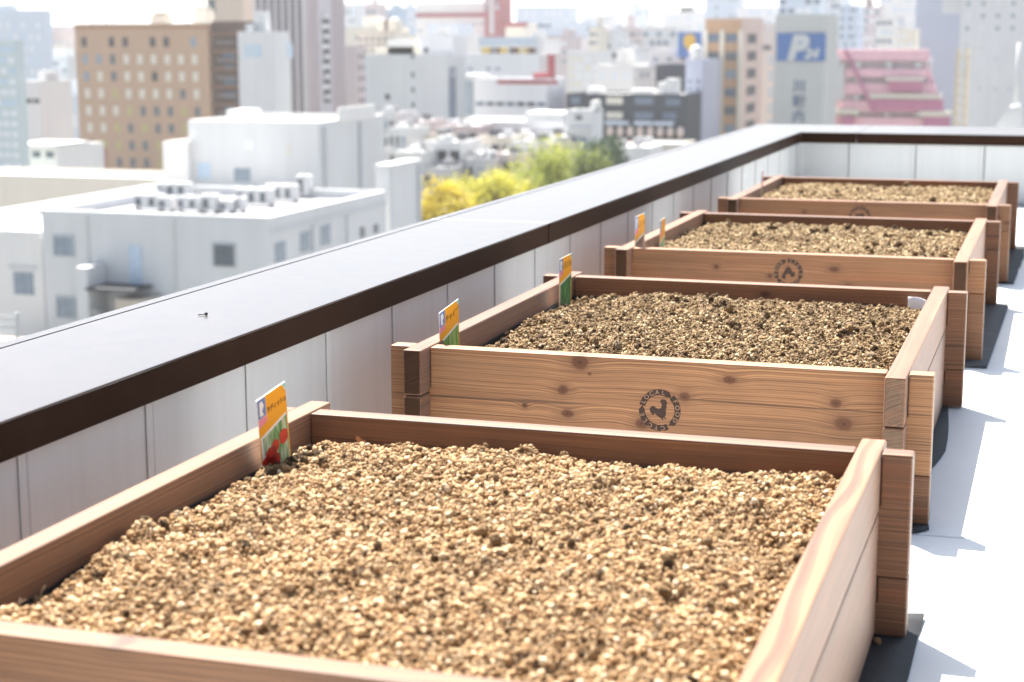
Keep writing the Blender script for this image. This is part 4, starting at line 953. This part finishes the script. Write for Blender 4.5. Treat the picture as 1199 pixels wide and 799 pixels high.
# --- skyline and middle distance, from left to right
SKY = [
 ('far white slab peeping between striped tower and red band store', F_white, 402, 416, 4, 700, 'bm', 3, 3), ('far plum coloured block left of the white dome shaped tanks', F_pinkg, 428, 440, 4, 640, 'n', 2, 4), ('far steel blue block beside the plum coloured block', fc('wall_steel', (.28, .38, .48)), 440, 460, 10, 660, 'bn', 3, 2), ('far pale block with bluish glass left of the red band store', F_blue, 460, 486, 8, 720, 'bw', 3, 3),
 ('long cream roofed hall behind the pinkish grey narrow block', F_cream, 404, 448, 32, 480, 'md', 8, 1),
 ('hazy white block under the red band of the store', F_white2, 500, 548, 40, 470, 'mw', 7, 2), ('pale block with red roof flash in front of the store', F_blue, 500, 535, 28, 540, 'nb', 5, 1),
 ('white gabled block right of the dim grey block', F_white, 612, 636, 46, 440, 'w', 3, 3), ('hazy blue grey slab right of the dark red tower', F_blue, 604, 668, 8, 760, 'bw', 8, 5), ('navy topped small block among the hazy roofs', fc('wall_navy', (.12, .17, .25)), 620, 634, 28, 600, 'n', 2, 1),
 ('pinkish box block left of the pale steel office', F_pinkg, 634, 664, 42, 480, 'wm', 4, 3), ('pale steel office with dark roof line', F_blue, 660, 692, 26, 560, 'bn', 6, 5), ('dark capped far slab above the pale steel office', F_grey, 680, 712, 17, 800, 'bm', 5, 3),
 ('white block with a yellowish window behind the small white house', F_white, 664, 702, 60, 400, 'wc', 4, 5), ('tall slim cream tower in the middle of the hazy roofs', F_cream, 690, 700, 32, 420, 'md', 2, 7), ('pale grey block right of the slim cream tower', F_lgrey, 700, 716, 36, 430, 'bwm', 3, 6),
 ('grey block with dark glass terraces behind the charcoal building', F_grey, 716, 740, 56, 380, 'ndk', 3, 3), ('low wide white building with bright ledge behind the charcoal roof', F_white2, 698, 742, 76, 330, 'w', 3, 1), ('bright white box on the roofs behind the charcoal building', F_white, 730, 744, 64, 350, 'w', 1, 1), ('grey banded block left of the black stair block', F_grey, 742, 768, 78, 320, 'mw', 4, 4),
 ('pinkish grey apartment slab left of the blue sign', F_pinkg, 726, 756, 32, 460, 'ndm', 5, 6), ('cream grey slab behind the blue sign', F_white2, 752, 792, 32, 450, 'wm', 5, 6),
 ('tall pale far tower above the charcoal building', F_lgrey, 716, 742, 4, 900, 'bw', 4, 5), ('pair shaped far blue slab left of the far tall pale tower', F_blue, 740, 756, 8, 860, 'bn', 3, 5), ('hazy white far block above the blue sign', F_white, 776, 830, 14, 840, 'wb', 8, 4), ('hazy blue tower cut by the top edge above the tan apartment tower', F_blue, 826, 864, -8, 700, 'bm', 7, 4), ('white far slab right of the tan apartment tower', F_white, 862, 905, 8, 640, 'wb', 6, 3),
 ('blue and white tower behind the blue panel building', F_blue, 912, 962, -14, 520, 'nbw', 5, 4), ('pale narrow tower right of the blue panel building', F_white, 968, 984, -8, 500, 'bwn', 3, 12), ('grey blue tower with balconies behind the pink building, left', F_blue, 984, 1004, 6, 480, 'nbm', 4, 7), ('lilac pink tower behind the pink building', F_pinkg, 1006, 1030, 8, 540, 'wm', 4, 6), ('pale house block with blue roof box behind the pink building, right', F_white, 1026, 1052, 20, 450, 'bwn', 4, 4), ('cream slim chimney block above the pink building', F_cream, 1052, 1072, 34, 430, 'w', 2, 3), ('white far slab between the lilac pink tower and lavender shade block', F_white, 1030, 1076, -4, 700, 'wb', 6, 5),
]
for lab, mm, a, b_, y, Y, ks, c, rws in SKY:
    q = Bld(lab, mm, a, b_, y, Y, dep=R.uniform(10, 18), pent=R.choice((0, 1, 1, 2)), lip=.4, roof=R.choice((M_roofw, M_roofg)))
    lo = max(y+8+rws*9, y+20); q.grid(c, rws, q.z(lo), q.z(y+4), R.uniform(.4, .75), R.uniform(.35, .6), ks, skip=.12)
    if R.random() < .5: q.grid(3, rws, q.z(lo), q.z(y+4), .4, .4, ks, side=True)
q_ = bpy.data.objects
# white domes on the far roofs
for px, lab in ((445, 'left of two bright white dome tanks on a far roof'), (462, 'right of two bright white dome tanks on a far roof')):
    p = un(px, 25, 1, 600); bm = BM(); bmesh.ops.create_uvsphere(bm, u_segments=14, v_segments=8, radius=1, matrix=Matrix.Diagonal((2.0, 2.0, 1.3, 1)))
    box(bm, -1.6, 1.6, -1.6, 1.6, GZ-p.z, -.6)
    tag(build('dome_tank', bm, M_roofw, None, p, smooth=False), lab, 'dome tank')
# houses of the middle ground, small roofs between the white complex and the trees
HS = [(495, 540, 166, 205, 'white flat roofed house in the middle ground left of the trees', 'w'), (524, 556, 176, 208, 'pale house with dark garage opening beyond the yellow trees', 'w'), (560, 600, 160, 215, 'cream low house right of the middle ground lane', 'c'), (600, 640, 165, 210, 'white small house left of the green tree', 'w'), (455, 476, 150, 215, 'stacked white box house right of the plain tall white block', 'w'), (440, 462, 132, 235, 'small white cube house below the dark round holes', 'w'), (470, 500, 142, 232, 'pinkish low house below the big plain grey block', 'p'), (496, 522, 158, 222, 'cream house with flat roof below the big plain grey block', 'c'),
      (462, 494, 178, 200, 'white house with a balcony behind the narrow white block', 'w'), (494, 530, 196, 200, 'grey low house behind the orange tree', 'g'), (545, 580, 186, 204, 'grey shed with a slanted roof stair above the yellow tree', 'g'), (576, 612, 180, 206, 'pale pink house behind the yellow green tree', 'p'), (640, 664, 168, 200, 'cream house between the green tree and the small white house', 'c'), (705, 760, 172, 215, 'low pale house right of the dark green tree', 'w'), (735, 800, 168, 245, 'wide low cream house below the red plinth', 'c'), (520, 560, 147, 228, 'pink tiled low house below the long hall', 'p'), (600, 660, 160, 226, 'low brick pink house below the long hall', 'p')]
for a, b_, y, Y, lab, cc in HS:
    mm = {'w': fc('house_white', (.64, .635, .62), .2), 'c': fc('house_cream', (.60, .55, .47), .2), 'g': fc('house_grey', (.48, .48, .48), .2), 'p': fc('house_pink', (.52, .44, .43), .2)}[cc]
    q = Bld(lab, mm, a, b_, y, Y, dep=R.uniform(7, 10), name='house', cat='house', lip=.25, pent=R.choice((0, 0, 1)), pmax=.8, roof=R.choice((M_roofw, M_roofw, M_roofg)))
    for k in range(2): q.add('roof_unit', R.choice((M_roofg, F_white, M_roofd)), *(lambda u_: (u_, u_+1.1))(R.uniform(-q.W/2+.5, q.W/2-1.7)), 2+k*2, 3+k*2, q.h-.1, q.h+R.uniform(.5, 1.0))
    q.grid(3, 2, q.h-5.6, q.h-.5, R.uniform(.4, .7), .5, 'ddkkm', skip=.2)
    q.add('eave', M_roofw, -q.W/2-.3, q.W/2+.3, -.5, -.004, q.h-3.0, q.h-2.8)
# --- trees
def m_leaf(name, cols):
    m, t, b = new_mat(name)
    geo = t.add('ShaderNodeNewGeometry'); co = t.add('ShaderNodeTexCoord').outputs['Object']
    f = t.math('ADD', t.math('MULTIPLY', geo.outputs['Random Per Island'], .55), t.math('MULTIPLY', t.noise(co, .5, 3), .5))
    c = t.ramp(f, [(.2+.6*k/(len(cols)-1), q) for k, q in enumerate(cols)])
    t.set(b.inputs['Base Color'], c); b.inputs['Roughness'].default_value = .55
    tr = t.add('ShaderNodeBsdfTranslucent', None, Color=c); mx = t.add('ShaderNodeMixShader'); mx.inputs[0].default_value = .45
    t.l.new(b.outputs[0], mx.inputs[1]); t.l.new(tr.outputs[0], mx.inputs[2]); t.l.new(mx.outputs[0], t.n['Material Output'].inputs[0]); return m
M_bark = plain('bark', (.12, .085, .06), .9, .3, 4)
def tree(px, py, Y, wpx, hpx, leaf, label, sd, n=5200):
    rr = random.Random(sd); p = un(px, py, 1, Y); k = (Y+2.45)/F
    rx, rz = wpx/2*k, hpx/2*k; base = GZ; hc = p.z-GZ
    r = empty('tree', (p.x, Y, GZ), label, 'tree')
    bm = BM(); tube(bm, [(0, 0, 0), (.1, .05, hc*.5), (.05, 0, hc*.9)], [.32, .24, .14], 8)
    clumps = []
    for _ in range(34):
        d = Vector((rr.gauss(0, 1), rr.gauss(0, 1), rr.gauss(0, 1))).normalized()*rr.uniform(.35, .95)
        c = Vector((d.x*rx, d.y*rx, hc+d.z*rz*.9)); clumps.append((c, rr.uniform(.35, .75)*min(rx, rz)))
        if len(clumps) < 14: tube(bm, [(.05, 0, hc*.55+rr.uniform(0, .25)*hc), Vector((0, 0, hc*.75)).lerp(c, .55), c], [.11, .07, .03], 5)
    build('trunk', bm, M_bark, r)
    vs, fs = [], []
    for _ in range(n):
        c, cr = rr.choice(clumps); d = Vector((rr.gauss(0, 1), rr.gauss(0, 1), rr.gauss(0, 1))).normalized()*cr*rr.random()**.4*1.15
        q = c+d; a = Vector((rr.gauss(0, 1), rr.gauss(0, 1), rr.gauss(0, 1))).normalized(); b_ = a.orthogonal().normalized(); s = rr.uniform(.10, .26)
        i0 = len(vs); vs += [q+a*s, q+b_*s*.6, q-a*s, q-b_*s*.6]; fs.append((i0, i0+1, i0+2, i0+3))
    me = bpy.data.meshes.new('crown'); me.from_pydata(vs, [], fs); me.materials.append(leaf); link(bpy.data.objects.new('crown', me), r)
LF_y = m_leaf('leaf_yellow', [(.24, .22, .02), (.46, .43, .035), (.62, .58, .09)]); LF_o = m_leaf('leaf_amber', [(.30, .22, .015), (.52, .41, .02), (.64, .54, .06)])
LF_g = m_leaf('leaf_lime', [(.13, .16, .02), (.28, .32, .04), (.46, .46, .07)]); LF_d = m_leaf('leaf_dark_green', [(.012, .03, .014), (.03, .065, .022), (.06, .10, .04)]); LF_m = m_leaf('leaf_olive', [(.05, .08, .02), (.12, .16, .03), (.24, .26, .05)])
tree(520, 244, 150, 72, 64, LF_o, 'amber yellow tree beside the narrow white block', 1); tree(578, 232, 158, 100, 62, LF_y, 'bright yellow tree in the middle of the tree row', 2); tree(545, 222, 180, 54, 40, LF_y, 'small pale yellow tree behind the two larger yellow ones', 9, 1500)
tree(645, 204, 176, 104, 72, LF_g, 'lime green tree right of the bright yellow tree', 3, 4200); tree(688, 200, 172, 60, 46, LF_m, 'olive green tree between the lime and dark green trees', 4, 2200); tree(710, 184, 186, 46, 48, LF_d, 'dark green tree at the right end of the tree row', 5, 2600); tree(655, 172, 225, 40, 22, LF_y, 'small yellow tree at the foot of the small white house', 6, 1200)
# --- far city mass and hills
bm = BM(); rr = random.Random(99)
for k in range(1500):
    Y = rr.uniform(480, 2600); x = -.33*(Y+2.4) + rr.uniform(-.48, .62)*(Y+2.4)
    wd, dp_, hh = rr.uniform(9, 28), rr.uniform(9, 22), rr.choice((7, 9, 12, 15, 20, 26))*rr.uniform(.8, 1.2)
    if Y > 1100: hh *= 1.15
    if rr.random() < .04: hh = rr.uniform(32, 46)*(1 if Y > 900 else .8)
    st = len(bm.faces); box(bm, x-wd/2, x+wd/2, Y, Y+dp_, GZ, GZ+hh, rr.randrange(6))
    if rr.random() < .6: box(bm, x-wd*.2, x+wd*.15, Y+2, Y+dp_*.6, GZ+hh, GZ+hh+rr.uniform(1.5, 3.5), rr.randrange(6))
    if rr.random() < .7:
        for j in range(int(hh//3.2)): box(bm, x-wd*.42, x+wd*.42, Y-.25, Y-.02, GZ+1.2+j*3.2, GZ+2.5+j*3.2, 6)
tag(build('far_city', bm, [F_white, F_white2, F_lgrey, F_blue, F_pinkg, F_cream, WC['m']]), kind='stuff')
bm = BM(); n = 120; prev = None
for k in range(n+1):
    a = -1.25+1.9*k/n; Rr = 5200; px_ = Rr*math.sin(a); py_ = Rr*math.cos(a)
    hh = 120+70*noise.noise(Vector((a*5, 1, 0)))+30*noise.noise(Vector((a*17, 2, 0)))
    cur = [bm.verts.new((px_, py_, GZ)), bm.verts.new((px_*1.1, py_*1.1, GZ+hh*.75)), bm.verts.new((px_*1.25, py_*1.25, GZ+hh)), bm.verts.new((px_*1.5, py_*1.5, GZ))]
    if prev:
        for j in range(3): bm.faces.new((prev[j], cur[j], cur[j+1], prev[j+1]))
    prev = cur
tag(build('hills', bm, plain('hill_woods', (.05, .07, .045), .9, .3, .004)), kind='structure')
# --- haze
bm = BM(); box(bm, -6500, 6500, -300, 8200, GZ-1, 190)
hm = bpy.data.materials.new('haze'); hm.use_nodes = True; ht = NT(hm.node_tree); ht.n.clear()
pv = ht.add('ShaderNodeVolumePrincipled'); pv.inputs['Color'].default_value = (1, 1, 1, 1); pv.inputs['Density'].default_value = HAZE; pv.inputs['Anisotropy'].default_value = .3
ou = ht.add('ShaderNodeOutputMaterial'); ht.l.new(pv.outputs[0], ou.inputs['Volume'])
tag(build('haze', bm, hm), kind='stuff')
# ------------------------------------------------------------------ light, sky, camera
EL, AZ = math.radians(59.7), math.radians(41)
sunv = Vector((-math.sin(AZ)*math.cos(EL), math.cos(AZ)*math.cos(EL), math.sin(EL)))
sl = bpy.data.lights.new('sun', 'SUN'); sl.energy = 5.0; sl.angle = math.radians(.53); sl.color = (1, .96, .90)
so = bpy.data.objects.new('sun', sl); so.rotation_euler = sunv.to_track_quat('Z', 'Y').to_euler(); link(so)
w = bpy.data.worlds.new('World'); S.world = w; w.use_nodes = True
t = NT(w.node_tree)
sky = t.add('ShaderNodeTexSky', {'sky_type': 'NISHITA', 'sun_disc': False, 'sun_elevation': EL, 'sun_rotation': -AZ, 'air_density': .75, 'dust_density': 2.2, 'ozone_density': 1.0})
hs = t.add('ShaderNodeHueSaturation', None, Color=sky.outputs[0], Saturation=.8); t.set(t.n['Background'].inputs[0], t.mix(1.0, hs.outputs[0], (.94, 1.0, 1.0, 1), 'MULTIPLY')); t.n['Background'].inputs[1].default_value = .07
cd = bpy.data.cameras.new('camera'); co = bpy.data.objects.new('camera', cd); link(co)
cd.sensor_width = 36; cd.lens = F/1199*36; cd.clip_start = .05; cd.clip_end = 30000
mw = Matrix(((rt[0], up[0], -fw[0], CAM[0]), (rt[1], up[1], -fw[1], CAM[1]), (rt[2], up[2], -fw[2], CAM[2]), (0, 0, 0, 1)))
co.matrix_world = mw
cd.dof.use_dof = True; cd.dof.focus_distance = 3.15; cd.dof.aperture_fstop = 5.2; cd.dof.aperture_blades = 9
S.camera = co
S.view_settings.view_transform = 'Standard'; S.view_settings.look = 'None'; S.view_settings.exposure = 1.93; S.view_settings.gamma = 1
S.render.engine = 'CYCLES'
S.cycles.use_denoising = True
try: S.cycles.denoiser = 'OPENIMAGEDENOISE'
except Exception: pass
S.cycles.max_bounces = 8; S.cycles.diffuse_bounces = 4; S.cycles.glossy_bounces = 3; S.cycles.sample_clamp_indirect = 6
S.render.film_transparent = False
